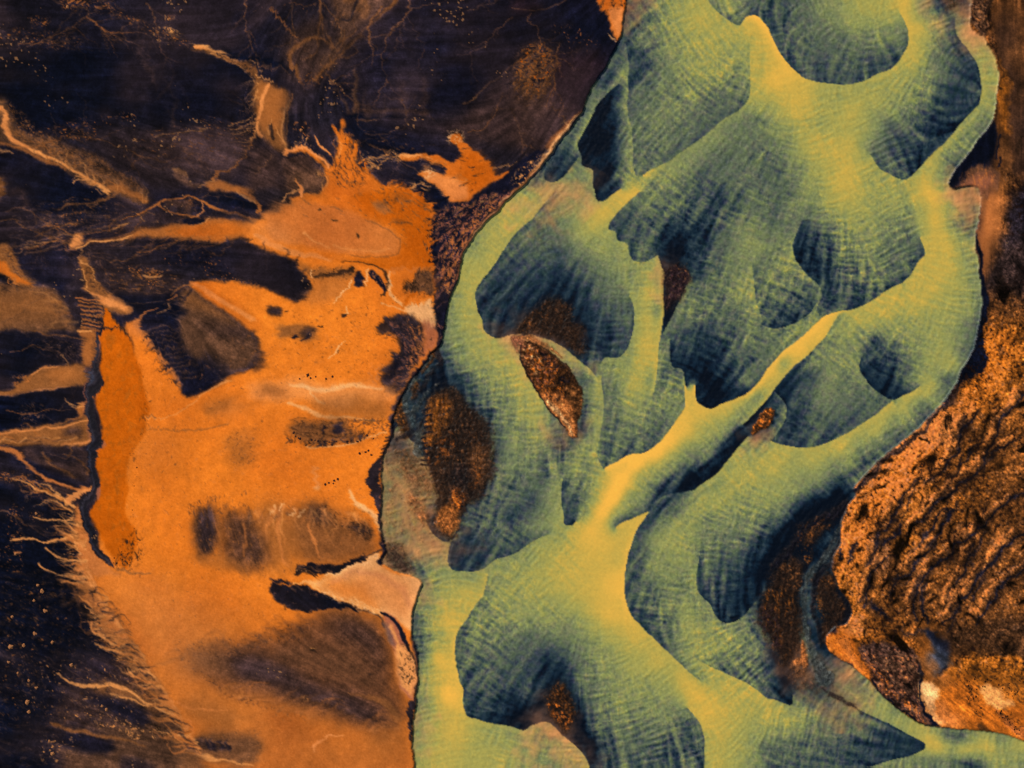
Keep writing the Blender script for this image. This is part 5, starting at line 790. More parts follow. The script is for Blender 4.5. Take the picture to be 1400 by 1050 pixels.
# right bank: tussocks
rcol = fbm(1.7, 3, 140, .8); rbig = fbm(16, 4, 150)
rot = .75 * fbm(18, 3, 159) * np.clip(blur(right, 2), 0, 1); la, lb = lx, ly
lx, ly = (lx * np.cos(rot) - ly * np.sin(rot)).astype(f32), (lx * np.sin(rot) + ly * np.cos(rot)).astype(f32)
diag = nz(hp(lic(noise(1.4, 155), lx, ly, 9), 5)); gul = nz(hp(lic(fbm(6, 4, 156, .75), lx, ly, 14), 12)); gul2 = nz(hp(lic(fbm(2.4, 3, 158, .7), lx, ly, 5), 6))
sp1 = noise(.55, 161); sp2 = noise(1.0, 162)
mm = np.exp(.15 * sp1 + .17 * sp2 + .10 * rcol + .05 * ridge + .16 * rbig + .07 * diag + .09 * np.clip(gul, -2, 1.5) + .10 * gul2 + .12)[..., None]
flat = np.zeros((GH, GW), f32)
for q in ("1262,928 1290,925 1345,912 1410,950 1410,1020 1320,1003 1280,1000 1252,935", "1258,860 1285,860 1302,890 1290,925 1262,925", "1330,225 1364,232 1375,280 1345,390 1336,330 1300,265", "1355,-10 1410,-10 1410,230 1365,220 1362,60", "1132,872 1160,866 1188,925 1150,905"):
    sl, m = mask_poly(P(q), 4); flat[sl] = np.maximum(flat[sl], m)
RB = LC * mm
cr = lic(fbm(7, 3, 170, .7), lx, ly, 16)
patchy = np.clip(fbm(16, 3, 187) + .6, 0, 1.2)
crack = np.clip(-gul - 1.2, 0, 1) * patchy + np.clip(-gul2 - 1.3, 0, 1) * .8 * patchy + .8 * np.exp(-(cr / .07) ** 2) * np.clip(fbm(14, 3, 180) + .2, 0, 1)
crack = np.clip(blur(crack, .4), 0, 1)
RB = RB * (1 - .85 * crack[..., None])  # cracks also darkened in the colour, like shade in creases
RB = np.minimum(RB, np.array((222,124,56), f32) * np.exp(.1 * sp2)[..., None])
dk = np.clip((-.6 * rcol - .8 * sp2 - 1.25 - .3 * rbig) / .4, 0, 1)[..., None] * .8
RB = RB * (1 - dk) + np.array((30, 17, 14), f32) * dk
rose = np.clip(noise(1.4, 160) - .9, 0, 1)[..., None] * .3
RB = RB * (1 - rose) + RB.mean(-1, keepdims=True) * np.array([1.25, .92, .8], f32) * rose
w = (right * (1 - flat))[..., None]
LCt = LCt * (1 - w) + RB * w
lx, ly = la, lb
# islands
SCt = SC * np.exp(.12 * sp1 + .12 * sp2 + .13 * rcol + .10 * streakl + .1 * rough - .22)[..., None]
SAe = np.clip((SA - .5 + .16 * rcol * (SA < .93)) * 2.2 + .5, 0, 1) * (SA > .05)
soft = np.clip(SA, 0, 1)
SAe = np.clip(.45 * SAe + .55 * soft, 0, 1)
WC = RC * (1 - SAe[..., None]) + SCt * SAe[..., None]
PIC = LCt * (1 - RIV[..., None]) + WC * RIV[..., None]
# islet paint beyond the bank line
lw = (SAe * (1 - RIV))[..., None] * .0
PIC = np.clip(PIC, 2, 255)
# ------------------------------------------------------------------ what stands where
def exec_regions():
    R = region
    g = 'sandbars under the silty river'
    def bar(label, poly): R('sandbar', label, 'sandbar', poly, g, 'w')
    # water bodies of the land side
    R('stream', None, None, "134,452 142,450 140,462 135,480 134,500 140,515 140,530 131,550 130,575 139,598 142,608 135,622 130,640 134,655 137,670 130,684 119,692 122,706 129,726 137,744 146,760 158,774 148,774 134,756 124,738 116,718 108,700 108,684 120,668 120,640 120,610 118,590 116,560 120,530 120,508 126,490 129,470", None, 'l', 'structure')
    R('pool', None, None, "143,452 164,449 175,458 184,474 193,500 200,540 204,560 200,588 192,604 180,625 174,648 176,680 172,700 182,722 186,745 180,765 172,778 160,772 150,757 138,735 127,710 122,698 134,680 140,668 134,655 133,635 142,612 140,595 136,572 133,550 138,530 142,518 136,500 137,475", None, 'l', 'structure')
    bar('large green fan at the top left of the yellow tongue, with a straight lower edge', "862,-5 960,-5 1000,60 1026,100 1025,130 1015,147 987,165 960,188 920,217 879,239 869,239 866,225 864,175 858,155 858,118 859,88")
    bar('round green bar at the top edge with a dark scalloped lower rim', "1013,35 1022,22 1041,24 1050,37 1062,65 1080,90 1100,107 1132,114 1155,115 1180,111 1200,101 1220,92 1235,72 1242,60 1241,42 1225,-5 1000,-5 990,20")
    bar('dark crescent bar in the upper right bend beside the narrow outer channel', "1245,110 1290,70 1313,58 1322,67 1335,87 1342,112 1341,138 1327,155 1312,170 1295,192 1272,212 1260,225 1240,245 1225,243 1203,231 1188,205 1200,170")
    bar('navy wedge of clear water over black sand beside the left bank levee', "845,116 836,124 817,141 807,163 791,195 795,212 797,226 810,233 810,250 815,272 825,274 835,267 848,240 856,190 858,150")
    bar('small dark teal leaf shape between the levee and a pale green strip', "812,148 795,170 780,184 760,207 747,230 745,245 758,249 772,241 784,226 792,214 791,195 806,163")
    bar('scalloped green and navy bar below the short yellow finger, left of the brown gap', "875,262 850,285 834,303 832,312 842,317 845,327 857,333 860,347 870,358 885,357 899,349 920,320 960,270 1000,220 1000,190 940,235")
    bar('broad dark blue bar in the left bend with a brown patch in its middle', "757,262 732,294 700,326 677,360 660,382 651,395 650,410 654,425 660,437 661,450 667,457 680,462 700,457 725,458 748,464 770,475 800,490 820,498 827,489 840,491 850,487 860,472 866,447 867,422 858,395 820,350 780,300")
    bar('long green bar in the middle right of the brown gap, dark at its foot', "905,460 917,440 942,380 960,330 990,290 1028,300 1030,362 1034,412 1042,440 1060,460 1050,500 1035,525 1020,537 987,552 972,559 960,555 952,547 951,527 937,512 932,504 920,502 917,492")
    bar('dark scalloped bar in the right centre above the big yellow bend', "1097,300 1130,260 1200,270 1250,300 1262,330 1265,347 1257,357 1247,372 1237,384 1225,391 1210,399 1197,408 1180,417 1162,423 1147,425 1122,430 1122,405 1107,380 1092,362 1085,350 1084,330")
    bar('small round grey green lobe with a dark rim, tucked against the dark scalloped bar', "1035,330 1085,350 1107,380 1120,392 1120,410 1107,429 1095,437 1075,446 1057,449 1042,440 1034,412 1028,362")
    bar('small dark lobe pointing down inside the right hand bend', "1176,490 1190,465 1230,460 1258,490 1258,528 1245,537 1222,547 1210,542 1190,527 1180,512 1175,502")
    bar('triangular green bar between the yellow diagonal channel and the big right bend', "1137,447 1175,440 1180,512 1190,527 1222,547 1205,560 1185,575 1162,590 1145,600 1120,609 1097,612 1080,610 1065,606 1062,592 1074,557 1062,535 1087,500 1115,475")
    bar('green bar in the centre under the straight yellow channel, right of the long islet', "823,515 875,500 905,510 936,527 936,557 920,582 900,605 880,619 860,622 842,632 826,640 817,625 820,595 825,557")
    bar('narrow black trench along the lower side of the yellow diagonal channel', "1035,560 1017,580 990,600 960,620 920,640 890,668 885,690 900,682 935,672 965,657 995,630 1022,597 1032,575")
    bar('thin dark spearhead pointing down to the bright yellow junction', "769,655 790,640 812,665 800,690 786,712 780,718 770,716 769,700")
    bar('green bar left of the spearhead with a rounded dark lower left corner', "640,700 680,640 720,620 757,640 757,690 750,730 732,738 717,748 700,758 675,767 655,780 635,781 617,778 612,765 615,750 625,725")
    bar('wide green bar right of the yellow junction with a long curved dark left rim', "887,700 930,700 955,745 952,790 955,810 987,850 1010,870 1040,930 1020,934 970,911 935,913 917,895 900,880 880,860 865,843 857,823 854,800 856,775 860,755 865,740 872,722")
    bar('dark hooked lobe hanging towards the brown shoal in the lower right', "958,745 1000,720 1060,720 1060,770 1047,795 1040,813 1027,830 1015,843 1000,851 987,850 977,840 970,825 955,810 952,790 955,770")
    bar('big green bar at the bottom left of the river, black around its brown patch', "667,790 720,800 790,850 815,940 820,1055 808,1055 800,1035 787,1020 772,1008 760,997 745,987 727,992 715,999 697,992 675,989 655,983 640,979 634,963 634,943 629,933 625,913 622,883 627,860 642,840 660,813")
    bar('rippled green bar at the bottom centre, right of the black water', "822,1055 820,940 850,880 900,930 940,968 955,985 963,1010 962,1055")
    bar('flat dark blade of rippled silt pointing right at the bottom right', "1010,1055 1060,990 1100,970 1176,970 1205,985 1235,1000 1257,1012 1265,1017 1264,1025 1245,1033 1215,1040 1185,1055")
    def isl(label, cat, poly, parts=()):
        R('islet' if cat == 'islet' else 'shoal', label, cat, poly, None, 'w'); k = len(THINGS) - 1
        for nm, pp in parts:
            R(nm, None, None, pp, None, 'w'); THINGS[-1] = (nm, None, None, None, ('part', k))
    isl('long lens shaped islet of dark stones in the middle of the left channel', 'islet', "710,470 717,466 728,466 740,472 755,486 770,499 783,511 790,522 796,540 795,560 792,572 788,580 789,600 781,600 768,586 757,570 745,553 730,532 719,510 712,488", [('sand_tail', "738,536 755,535 775,545 783,560 782,572 787,597 781,600 768,585 757,568 744,550")])
    isl('small round orange islet at the end of the black trench', 'islet', "1026,588 1033,578 1040,566 1046,557 1053,555 1057,563 1056,572 1049,581 1037,588 1028,594")
    isl('brown sunken shoal just above the long lens shaped islet', 'shoal', "705,456 712,440 735,426 757,412 776,418 778,435 795,447 792,470 765,464 725,457")
    isl('narrow brown shoal in black water right of the straight yellow channel', 'shoal', "908,372 925,358 938,362 944,378 936,400 926,412 914,424 908,428 907,405")
    isl('orange and black shoal in the dark water at the bottom of the picture', 'shoal', "744,962 750,945 757,933 770,936 784,955 786,975 780,990 774,1003 764,998 756,990")
    isl('large brown and orange shoal between the left lagoon and the river', 'shoal', "606,532 616,528 628,535 640,550 655,565 668,590 675,612 672,640 665,668 650,690 636,702 630,712 622,728 606,730 598,712 594,700 592,670 584,640 579,620 578,590 579,560 590,545", [('sand_spit', "600,698 612,690 624,694 630,708 626,720 616,728 604,726 598,712")])
    isl('narrow brown strip of shoal between the orange flat and a slate blue runnel', 'shoal', "536,541 548,540 554,552 556,570 560,590 556,602 548,590 544,575 538,578 535,560")
    isl('dark brown shoal west of the slate runnel at the foot of the mossy bank', 'shoal', "1066,770 1098,775 1100,795 1095,815 1098,850 1096,872 1090,890 1082,908 1060,890 1045,865 1035,840 1045,812 1055,800")
    isl('brown shoal east of the slate runnel, touching the mossy bank', 'shoal', "1112,785 1130,780 1145,790 1143,812 1160,820 1158,846 1145,858 1132,870 1128,885 1118,872 1124,850 1118,830 1114,810")
    isl('tiny brown shoal where the black water meets the mossy bank', 'shoal', "1094,722 1112,712 1126,704 1133,713 1124,730 1112,745 1097,738")
    isl('small peach sand patch at the tip of the dark brown shoal', 'shoal', "1092,876 1097,876 1102,892 1105,908 1099,916 1088,912 1084,906 1092,898")
    # dry land
    def pt(name, label, cat, poly, group=None): R(name, label, cat, poly, group, 'l')
    gs = 'patches of black sand on the ochre flat'
    pt('sand_patch', 'large black lens of sand biting into the ochre flat from the left', 'sand patch', "112,345 140,336 175,328 225,329 255,332 315,331 325,326 342,332 357,334 366,341 405,356 414,370 425,388 428,400 411,414 398,407 380,401 350,393 310,388 262,392 230,398 160,405 135,380 118,360")
    pt('sand_patch', 'wide dark brown smear of sand across the bottom of the ochre flat', 'sand patch', "243,900 270,886 300,882 340,878 380,872 410,852 440,832 480,830 508,843 524,866 532,895 540,925 548,942 557,960 560,978 548,990 545,1003 520,1002 480,990 440,984 400,968 350,955 300,938 262,918", gs)
    pt('sand_patch', 'dark two lobed stain in the middle of the ochre flat', 'sand patch', "266,702 280,694 292,690 330,700 350,714 362,740 362,770 335,780 306,764 276,758 266,744", gs)
    pt('sand_patch', 'speckled brown patch near the right shore of the ochre flat', 'sand patch', "420,686 445,692 480,706 515,735 521,748 500,764 470,770 430,772 410,760 395,720 400,695", gs)
    pt('sand_patch', 'dark stippled fan with pale dots at the right edge of the ochre flat', 'sand patch', "518,450 534,432 548,430 562,432 574,444 581,458 580,475 572,494 562,514 548,534 534,540 524,530 527,515 540,502 535,488 545,474 541,462 533,453", gs)
    pt('sand_patch', 'long brown patch marked with painted comb shadows below the pale streaks', 'sand patch', "396,590 400,578 430,576 470,574 500,575 528,576 530,592 505,600 480,604 455,608 420,610 402,602", gs)
    pt('sand_patch', 'grey brown fan between black ribs and the bright orange ridge', 'sand patch', "243,408 262,396 300,424 345,452 352,475 342,500 318,512 300,508 282,510 262,492 250,470 243,440 255,425", gs)
    pt('sand_patch', 'black ribbed strip of sand right of the deep orange pool', 'sand patch', "186,440 214,442 245,440 245,465 250,482 262,500 278,508 292,520 282,532 262,538 246,528 232,510 216,480 200,458", gs)
    pt('sand_patch', 'small dark oval spot high on the ochre flat', 'sand patch', ell(374, 426, 12, 7, 10), gs)
    pt('sand_patch', 'brown spot with two black flecks below the small dark oval', 'sand patch', "378,448 400,442 428,448 436,458 420,468 400,460 385,460", gs)
    pt('ridge', 'long pale edged orange ridge crossing the black plain at the upper left', 'ridge', "-5,133 7,136 12,152 35,180 75,192 110,205 140,218 168,240 196,258 206,272 195,278 175,274 150,264 132,256 115,246 88,230 50,217 15,200 -5,186")
    pt('sand_flow', 'orange column of sand dropping from the black plain to the delta', 'sand flow', "350,112 362,110 372,118 395,125 398,142 393,165 391,190 393,203 380,207 368,200 357,190 350,172 347,140")
    pt('sand_flow', 'antler shaped orange tongue between the black plain and the river levee', 'sand flow', "545,216 556,212 575,214 598,211 610,219 622,224 633,218 628,206 622,196 614,188 620,183 630,184 636,194 650,209 662,219 671,228 674,240 691,236 692,243 676,248 664,254 657,263 640,272 625,276 612,268 600,257 584,246 573,238 582,234 600,240 612,238 602,227 575,222 550,221")
    pt('sand_flow', 'pale peach sand spit between the black inlet and the river', 'sand flow', "420,797 436,790 470,776 500,764 516,757 521,768 526,776 548,786 576,797 568,833 563,862 545,848 522,838 505,831 480,822 452,812 430,800")
    pt('sand_flow', 'smooth sand oval inside the deep orange delta', 'sand flow', "362,290 400,276 440,280 480,290 520,308 542,322 546,335 538,347 510,350 455,345 410,336 372,326")
    pt('gravel_bank', 'stippled black gravel bank with peach dots along the left shore of the river', 'gravel bank', "594,290 590,275 602,282 625,278 650,268 690,240 735,205 745,225 735,236 718,252 700,268 680,288 662,306 646,327 632,352 625,385 618,402 612,425 608,450 603,470 599,462 600,440 594,412 592,375 594,330")
    pt('gravel_bank', 'narrow spotted orange gravel bank below the peach spit', 'gravel bank', "524,838 540,846 552,866 560,888 566,912 568,940 564,955 552,948 545,938 543,915 537,892 530,868")
    pt('gravel_bank', 'dark wedge of old rubble between the mossy bank and the orange corner flat', 'gravel bank', "1181,886 1196,880 1222,882 1248,892 1258,905 1256,922 1260,940 1264,962 1272,982 1281,994 1262,990 1238,977 1212,956 1194,934 1184,915 1180,898")
    pt('sand_flow', 'smooth orange flat with two pale spots in the lower right corner', 'sand flow', "1258,932 1285,922 1310,905 1345,893 1400,905 1400,1013 1375,1006 1350,1000 1315,998 1281,995 1273,972 1260,948")
    R('pool', None, None, "370,802 374,797 386,800 402,798 418,799 428,806 446,812 472,824 492,833 478,834 455,832 425,834 400,832 382,824 370,813", None, 'l', 'structure')

def zat(x, y):
    i = min(max(int(x / STEP), 0), GW - 1); j = min(max(int(y / STEP), 0), GH - 1)
    return float(Hh[j, i])
def clump(name, r, hgt, seed, mat, nl=5, col=(26, 19, 20)):
    """a low bush or crumbled mound: overlapping uneven domes in one mesh"""
    rg = np.random.default_rng(seed); vs, fs = [], []
    for l in range(nl):
        a = rg.uniform(0, 6.28); d = 0 if l == 0 else rg.uniform(.35, .8) * r
        rr = r * (rg.uniform(.75, .95) if l == 0 else rg.uniform(.35, .6)); ox, oy = d * math.cos(a), d * math.sin(a)
        nu, nv = 12, 5; b = len(vs); hh = hgt * rr / r
        for v in range(nv):
            t = v / nv * math.pi / 2
            for u in range(nu):
                p = u / nu * 2 * math.pi; k = 1 + rg.uniform(-.22, .22)
                vs.append((ox + rr * k * math.cos(t) * math.cos(p), oy + rr * k * math.cos(t) * math.sin(p), -.08 + hh * math.sin(t) * (1 + rg.uniform(-.2, .2))))
        vs.append((ox, oy, hh - .05))
        for v in range(nv - 1):
            for u in range(nu):
                fs.append((b + v*nu + u, b + v*nu + (u+1) % nu, b + (v+1)*nu + (u+1) % nu, b + (v+1)*nu + u))
        for u in range(nu): fs.append((b + (nv-1)*nu + u, b + (nv-1)*nu + (u+1) % nu, b + nv*nu))
    me = bpy.data.meshes.new(name); me.from_pydata(vs, [], fs)
    c = srgb(col); at = me.attributes.new('pigment', 'FLOAT_COLOR', 'POINT')
    cc = np.array([list(c * rg.uniform(.6, 1.5)) + [0.] for _ in vs], f32); at.data.foreach_set('color', cc.ravel()); me.materials.append(mat)
    o = bpy.data.objects.new(name, me); scene.collection.objects.link(o); return o
def scatter(protos, pts, name, label, cat, group, scale=(.8, 1.3)):
    rg = np.random.default_rng(len(pts) * 7 + 1)
    for i, (x, y) in enumerate(pts):
        o = protos[i % len(protos)] if i < len(protos) else protos[i % len(protos)].copy()
        if i >= len(protos): scene.collection.objects.link(o)
        o.location = ((x - CX) * UN, -(y - CY) * UN, zat(x, y)); o.rotation_euler = (0, 0, rg.uniform(0, 6.28)); s = rg.uniform(*scale); o.scale = (s, s * rg.uniform(.7, 1), s)
        o['label'] = label; o['category'] = cat; o['group'] = group
def extras():
    mk = lambda n, r, h, s, k, col, nl=5: [clump(n, r, h, s + i, M_moss, nl, col) for i in range(k)]
    rr = np.random.default_rng(3); row = [(398 + k * 5.6 + rr.normal(0, 2), 597 + 8 * math.sin(min(1, k / 20) * 3.0) + rr.normal(0, 2.2)) for k in range(21)]
    scatter(mk('shrub', .5, .16, 10, 6, (40, 26, 26)), row, 'shrub', 'low dark shrub in the row along the comb marked brown patch', 'shrub', 'shrubs along the comb marked patch', (.45, 1.2))
    top = [(410, 518), (425, 517), (446, 518), (421, 513), (432, 515), (455, 515)]
    scatter(mk('shrub', .42, .2, 30, 3, (58, 34, 26)), top, 'shrub', 'tiny dark shrub above the pale streaks of the ochre flat', 'shrub', 'shrubs above the pale streaks')
    mid = [(500, 618), (492, 620), (508, 622), (504, 616), (450, 660), (457, 657), (462, 655), (445, 662), (456, 661)]
    scatter(mk('shrub', .42, .2, 40, 3, (58, 34, 26)), mid, 'shrub', 'tiny dark shrub on the open orange sand near the right shore', 'shrub', 'shrubs on the open sand')
    rg = np.random.default_rng(5)
    dots = []
    for a, b, n, w in (((1318, 915), (1400, 960), 34, 14), ((1322, 930), (1342, 978), 22, 8), ((1362, 968), (1396, 1005), 22, 5)):
        for k in range(n):
            t = rg.uniform(0, 1); dots.append((a[0] + (b[0]-a[0])*t + rg.normal(0, w*.5), a[1] + (b[1]-a[1])*t + rg.normal(0, w*.5)))
    dots = [d for d in dots if d[0] < 1398]
    scatter(mk('shrub', .32, .14, 60, 4, (30, 18, 14), 3), dots, 'shrub', 'tiny black tussock sprinkled over the orange flat in the lower right corner', 'shrub', 'tussocks on the corner flat', (.6, 1.3))
    edge_ = [(168 + rg.normal(0, 7), 762 + rg.normal(0, 6)) for _ in range(26)] + [(186 + rg.normal(0, 3), 640 + k * 9 + rg.normal(0, 3)) for k in range(10)]
    scatter(mk('shrub', .3, .12, 80, 3, (44, 22, 12), 3), edge_, 'shrub', 'tiny dark tussock at the rim of the deep orange pool', 'shrub', 'tussocks round the orange pool', (.6, 1.2))
    mounds = [(15,884,5),(33,882,4),(48,866,4),(72,878,4),(98,909,4),(52,800,3),(58,808,5),(62,835,4),(38,960,6),(40,973,4),(72,1030,4),(68,1013,3),(12,905,3),(25,920,3),(47,821,3),(17,843,3),(40,930,3),(50,940,3),(146,970,4),(140,965,3),(22,757,3),(50,702,3),(231,27,3),(93,10,4),(412,178,3),(420,190,3)]
    pr = mk('mound', .75, .4, 100, 5, (150, 100, 62), 6)
    for i, (x, y, r) in enumerate(mounds):
        o = pr[i] if i < len(pr) else pr[i % len(pr)].copy()
        if i >= len(pr): scene.collection.objects.link(o)
        o.location = ((x - CX) * UN, -(y - CY) * UN, zat(x, y)); s = r / 5; o.scale = (s, s * .8, s); o.rotation_euler = (0, 0, i * 1.3)
        o['label'] = 'small pale crumbly mound on the black plain'; o['category'] = 'mound'; o['group'] = 'pale mounds on the black plain'
# ------------------------------------------------------------------ the scene
import bpy
from mathutils import Vector
scene = bpy.context.scene
CX, CY = 700.0, 525.0
MX, MY = 190, 150                       # mirrored margin beyond the frame, in cells
SUN_AZ, SUN_EL, SUN_E, SKY, EXPO = 138.0, 34.0, 4.6, .08, 0.0

def srgb(c):
    c = np.asarray(c, np.float64) / 255
    return np.where(c <= .04045, c / 12.92, ((c + .055) / 1.055) ** 2.4)

# relief, in metres
rl = nz(.4 * cellA + .2 * cellB + rims * .6 + .95 * net + .25 * crest2 + .25 * streak2 + .4 * blot)
depthf = np.clip((10 - V) / 10, 0, 1)
hw = .052 * rl * np.interp(V, [0, 2, 5, 7, 8.5, 9.5], [.7, 1, 1, .6, .22, .06]).astype(f32)
hw = sample(hw, RX, RY)
hl = .35 + .024 * (rough + .3 * streakl) * (1 - .9 * smooth_zone) + .05 * np.clip(blur(lum, 1.5) / 120, 0, 1.3)
hl = hl + w[..., 0] * (.25 + .022 * rcol + .02 * sp2 + .01 * ridge + .035 * rbig + .01 * gul2 + .012 * gul - .05 * crack)
b4 = blur(RIV, 4.0); hl = hl + .8 * b4 * (1 - b4) * (1 - .5 * right)
Hh = hl * (1 - blur(RIV, .8)) + hw * RIV
Hh = Hh + SAe * (.12 + .05 * rcol) * RIV
Hh = Hh.astype(f32)

GAIN = np.array([1.0, 1.0, 1.0])
LIN = np.clip(srgb(PIC) * GAIN, 0, .95).astype(f32)

# ---- regions that are things of their own
REG = np.zeros((GH, GW), np.int32)
REG[RIV > .5] = 1
wj = (XX + wx * WA * .6, YY + wy * WA * .6)
THINGS = []
def region(name, label, cat, poly, group=None, only=None, kind=None):
    sl, m = mask_poly(P(poly), 0, True)
    k = 2 + len(THINGS)
    full = np.zeros((GH, GW), f32); full[sl] = m
    full = sample(full, *wj) > .5
    if only == 'w': full &= RIV > .5
    if only == 'l': full &= RIV <= .5
    REG[full] = k
    THINGS.append((name, label, cat, group, kind))
exec_regions()

def padm(a): return np.pad(a, [(MY, MY), (MX, MX)] + [(0, 0)] * (a.ndim - 2), mode='reflect')
Hp, Cp, Rp = padm(Hh), padm(LIN), padm(REG)
GLp = padm(np.clip(RIV * (1 - SAe), 0, 1).astype(f32))
h, wd = Hp.shape
# things never continue into the margin mirrored: beyond the frame they fall back to ground or river
edge = np.ones((h, wd), bool); edge[MY:MY+GH, MX:MX+GW] = False
Rv = padm((RIV > .5).astype(np.int32))
Rp = np.where(edge & (Rp > 1), Rv, Rp)
xs = ((np.arange(wd) - MX + .0) * STEP - CX) * UN; ys = -((np.arange(h) - MY + .0) * STEP - CY) * UN
# tiny irregularity so that no grid shows
Xg, Yg = np.meshgrid(xs, ys)
co = np.stack([Xg, Yg, Hp], -1).reshape(-1, 3).astype(f32)
colr = np.concatenate([Cp, GLp[..., None]], -1).reshape(-1, 4).astype(f32)
idx = np.arange(h * wd).reshape(h, wd)
quads = np.stack([idx[:-1, :-1], idx[1:, :-1], idx[1:, 1:], idx[:-1, 1:]], -1).reshape(-1, 4)
fr = Rp[:-1, :-1].reshape(-1)

def material(name, bump, bscale, rough, wet):
    m = bpy.data.materials.new(name); m.use_nodes = True
    nt = m.node_tree; N = nt.nodes; L = nt.links
    b = N['Principled BSDF']
    at = N.new('ShaderNodeAttribute'); at.attribute_name = 'pigment'
    tc = N.new('ShaderNodeTexCoord'); ns = N.new('ShaderNodeTexNoise'); ns.inputs['Scale'].default_value = bscale; ns.inputs['Detail'].default_value = 5; ns.inputs['Roughness'].default_value = .7
    L.new(tc.outputs['Object'], ns.inputs['Vector'])
    mr = N.new('ShaderNodeMapRange'); mr.inputs['From Min'].default_value = .3; mr.inputs['From Max'].default_value = .7; mr.inputs['To Min'].default_value = 1 - wet[0]; mr.inputs['To Max'].default_value = 1 + wet[0]
    L.new(ns.outputs['Fac'], mr.inputs['Value'])
    mx = N.new('ShaderNodeVectorMath'); mx.operation = 'SCALE'; L.new(at.outputs['Color'], mx.inputs[0]); L.new(mr.outputs['Result'], mx.inputs['Scale'])
    L.new(mx.outputs['Vector'], b.inputs['Base Color'])
    b.inputs['Roughness'].default_value = rough
    b.inputs['Specular IOR Level'].default_value = wet[1]
    bp = N.new('ShaderNodeBump'); bp.inputs['Strength'].default_value = bump; bp.inputs['Distance'].default_value = .05
    L.new(ns.outputs['Fac'], bp.inputs['Height']); L.new(bp.outputs['Normal'], b.inputs['Normal'])
    return m
M_water = material('silty_water', .10, 1.6, .45, (.03, .12))
M_land = material('volcanic_silt', .14, 3.2, .95, (.035, .02))
M_moss = material('mossy_ground', .18, 5.0, .95, (.12, .02))

def tagp(o, **k):
    for a, v in k.items():
        if v is not None: o[a] = v
gz = np.gradient(Hp.astype(np.float64)); sp_ = STEP * UN
NRM = np.stack([-gz[1] / sp_, gz[0] / sp_, np.ones_like(gz[0])], -1); NRM /= np.linalg.norm(NRM, axis=-1, keepdims=True); NRM = NRM.reshape(-1, 3)
def patch(name, sel, mat, skirt=None):
    q = quads[sel]
    used, inv = np.unique(q, return_inverse=True)
    q = inv.reshape(-1, 4)
    c = co[used]; a = colr[used]; nr = NRM[used]
    nv = len(c)
    if skirt is not None:
        e = np.concatenate([q[:, [0, 1]], q[:, [1, 2]], q[:, [2, 3]], q[:, [3, 0]]])
        key = e[:, 0].astype(np.int64) * nv + e[:, 1]; rev = e[:, 1].astype(np.int64) * nv + e[:, 0]
        b = e[~np.isin(key, rev)]
        bv, bi = np.unique(b, return_inverse=True); bi = bi.reshape(-1, 2); nb = len(bv)
        top = c[bv].copy(); low = top.copy(); low[:, 2] = skirt
        d = c[b[:, 1]] - c[b[:, 0]]; on = np.stack([d[:, 1], -d[:, 0], d[:, 0] * 0], -1)
        acc = np.zeros((nb, 3)); np.add.at(acc, bi[:, 0], on); np.add.at(acc, bi[:, 1], on); acc /= np.linalg.norm(acc, axis=1)[:, None] + 1e-9
        c = np.vstack([c, top, low]); a = np.vstack([a, a[bv], a[bv]]); nr = np.vstack([nr, acc, acc])
        q = np.vstack([q, np.stack([nv + bi[:, 1], nv + bi[:, 0], nv + nb + bi[:, 0], nv + nb + bi[:, 1]], -1)])
    me = bpy.data.meshes.new(name)
    me.vertices.add(len(c)); me.vertices.foreach_set('co', c.astype(f32).ravel())
    nf = len(q)
    me.loops.add(nf * 4); me.polygons.add(nf)
    me.loops.foreach_set('vertex_index', q.astype(np.int32).ravel())
    me.polygons.foreach_set('loop_start', np.arange(0, nf * 4, 4, dtype=np.int32))
    me.polygons.foreach_set('loop_total', np.full(nf, 4, np.int32))
    me.update(calc_edges=True)
    me.polygons.foreach_set('use_smooth', np.ones(nf, bool))
    at = me.attributes.new('pigment', 'FLOAT_COLOR', 'POINT'); at.data.foreach_set('color', a.astype(f32).ravel())
    me.materials.append(mat)
    me.normals_split_custom_set_from_vertices(nr.tolist())
    o = bpy.data.objects.new(name, me); scene.collection.objects.link(o)
    return o
# ground to the horizon beneath everything
def slab(name, r, z, col):
    me = bpy.data.meshes.new(name); me.from_pydata([(-r, -r, z), (r, -r, z), (r, r, z), (-r, r, z)], [], [(0, 1, 2, 3)])
    at = me.attributes.new('pigment', 'FLOAT_COLOR', 'POINT'); at.data.foreach_set('color', np.tile(np.append(col, 1), 4).astype(f32))
    me.materials.append(M_land); o = bpy.data.objects.new(name, me); scene.collection.objects.link(o); o['kind'] = 'structure'; return o
slab('ground', 3000, -.9, srgb(COL['c']))

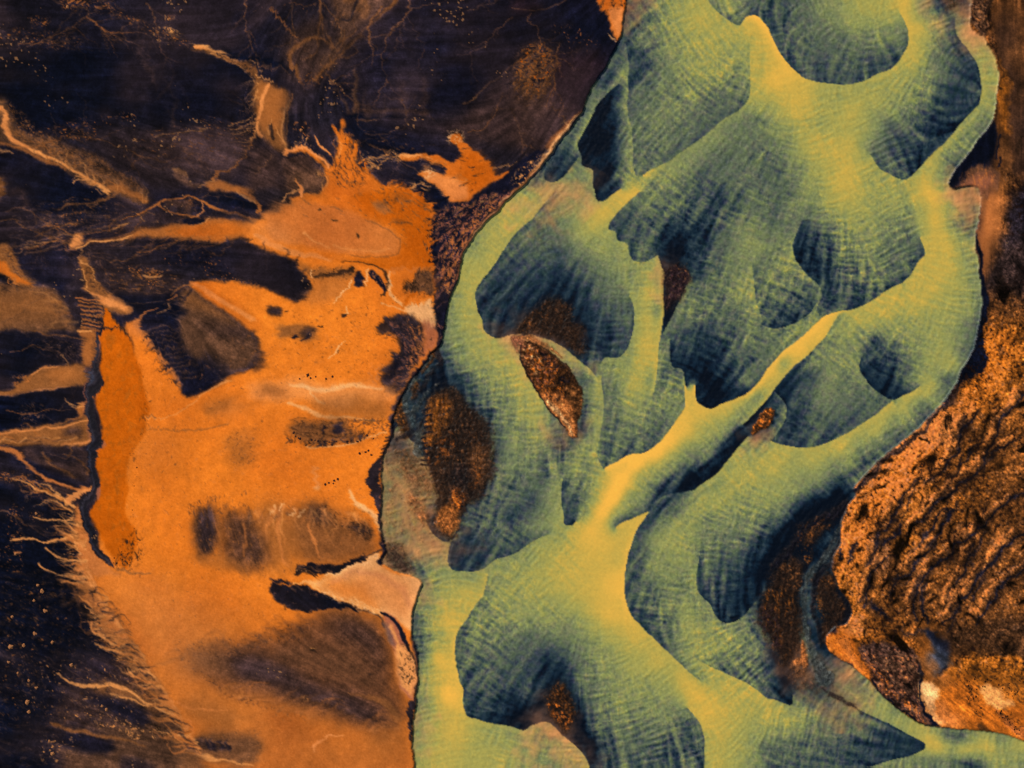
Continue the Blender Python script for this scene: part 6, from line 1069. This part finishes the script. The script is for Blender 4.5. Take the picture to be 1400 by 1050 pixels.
rightp = padm(right)[:-1, :-1].reshape(-1) > .5
river_o = patch('river', fr == 1, M_water); river_o['kind'] = 'structure'
land_o = patch('terrain', (fr == 0) & ~rightp, M_land, -.9); land_o['kind'] = 'structure'
bank_o = patch('hillside', (fr == 0) & rightp, M_moss, -.9); bank_o['kind'] = 'structure'
objs = {}
for k, (name, label, cat, group, kind) in enumerate(THINGS):
    sel = fr == k + 2
    if sel.sum() < 8: print('small region', name, sel.sum()); continue
    wet = name in ('sandbar', 'stream', 'shoal')
    o = patch(name, sel, M_water if wet else (M_land if name in ('sand_patch', 'sand_flow', 'ridge', 'pool', 'gravel_bank') else M_moss), -.7)
    objs[k] = o
    if isinstance(kind, tuple): pass
    elif kind: o['kind'] = kind
    else: tagp(o, label=label, category=cat, group=group)
    if not kind or isinstance(kind, tuple):
        # origin on the thing itself
        me = o.data; n = len(me.vertices); v = np.empty(n * 3, f32); me.vertices.foreach_get('co', v); v = v.reshape(-1, 3)
        c = np.array([(v[:, 0].min() + v[:, 0].max()) / 2, (v[:, 1].min() + v[:, 1].max()) / 2, v[:, 2].min()], f32)
        me.vertices.foreach_set('co', (v - c).ravel()); me.update(); o.location = [float(t) for t in c]
        if isinstance(kind, tuple):
            pa = objs[kind[1]]; o.location = Vector(o.location) - pa.location; o.parent = pa
extras()

# ---- light, sky, camera
wld = bpy.data.worlds.new('World'); scene.world = wld; wld.use_nodes = True
nt = wld.node_tree; bg = nt.nodes['Background']; sky = nt.nodes.new('ShaderNodeTexSky'); sky.sky_type = 'NISHITA'; sky.sun_disc = False
sky.sun_elevation = math.radians(SUN_EL); sky.sun_rotation = math.radians(90 - SUN_AZ)
nt.links.new(sky.outputs['Color'], bg.inputs['Color']); bg.inputs['Strength'].default_value = SKY
sd = bpy.data.lights.new('sun', 'SUN'); sd.energy = SUN_E; sd.angle = math.radians(.5); sd.color = (1, .93, .84)
so = bpy.data.objects.new('sun', sd); scene.collection.objects.link(so)
az, el = math.radians(SUN_AZ), math.radians(SUN_EL)
dv = Vector((math.cos(az) * math.cos(el), math.sin(az) * math.cos(el), math.sin(el)))
so.rotation_euler = dv.to_track_quat('Z', 'Y').to_euler(); so.location = dv * 300
cd_ = bpy.data.cameras.new('camera'); cam = bpy.data.objects.new('camera', cd_); scene.collection.objects.link(cam)
ALT = 420.0
cam.location = (0, 0, ALT); cam.rotation_euler = (0, 0, 0)
cd_.sensor_width = 36; cd_.lens = 36 * ALT / (1400 * UN); cd_.clip_start = 1; cd_.clip_end = 9000
scene.camera = cam
scene.view_settings.view_transform = 'Standard'; scene.view_settings.look = 'None'; scene.view_settings.exposure = EXPO; scene.view_settings.gamma = 1
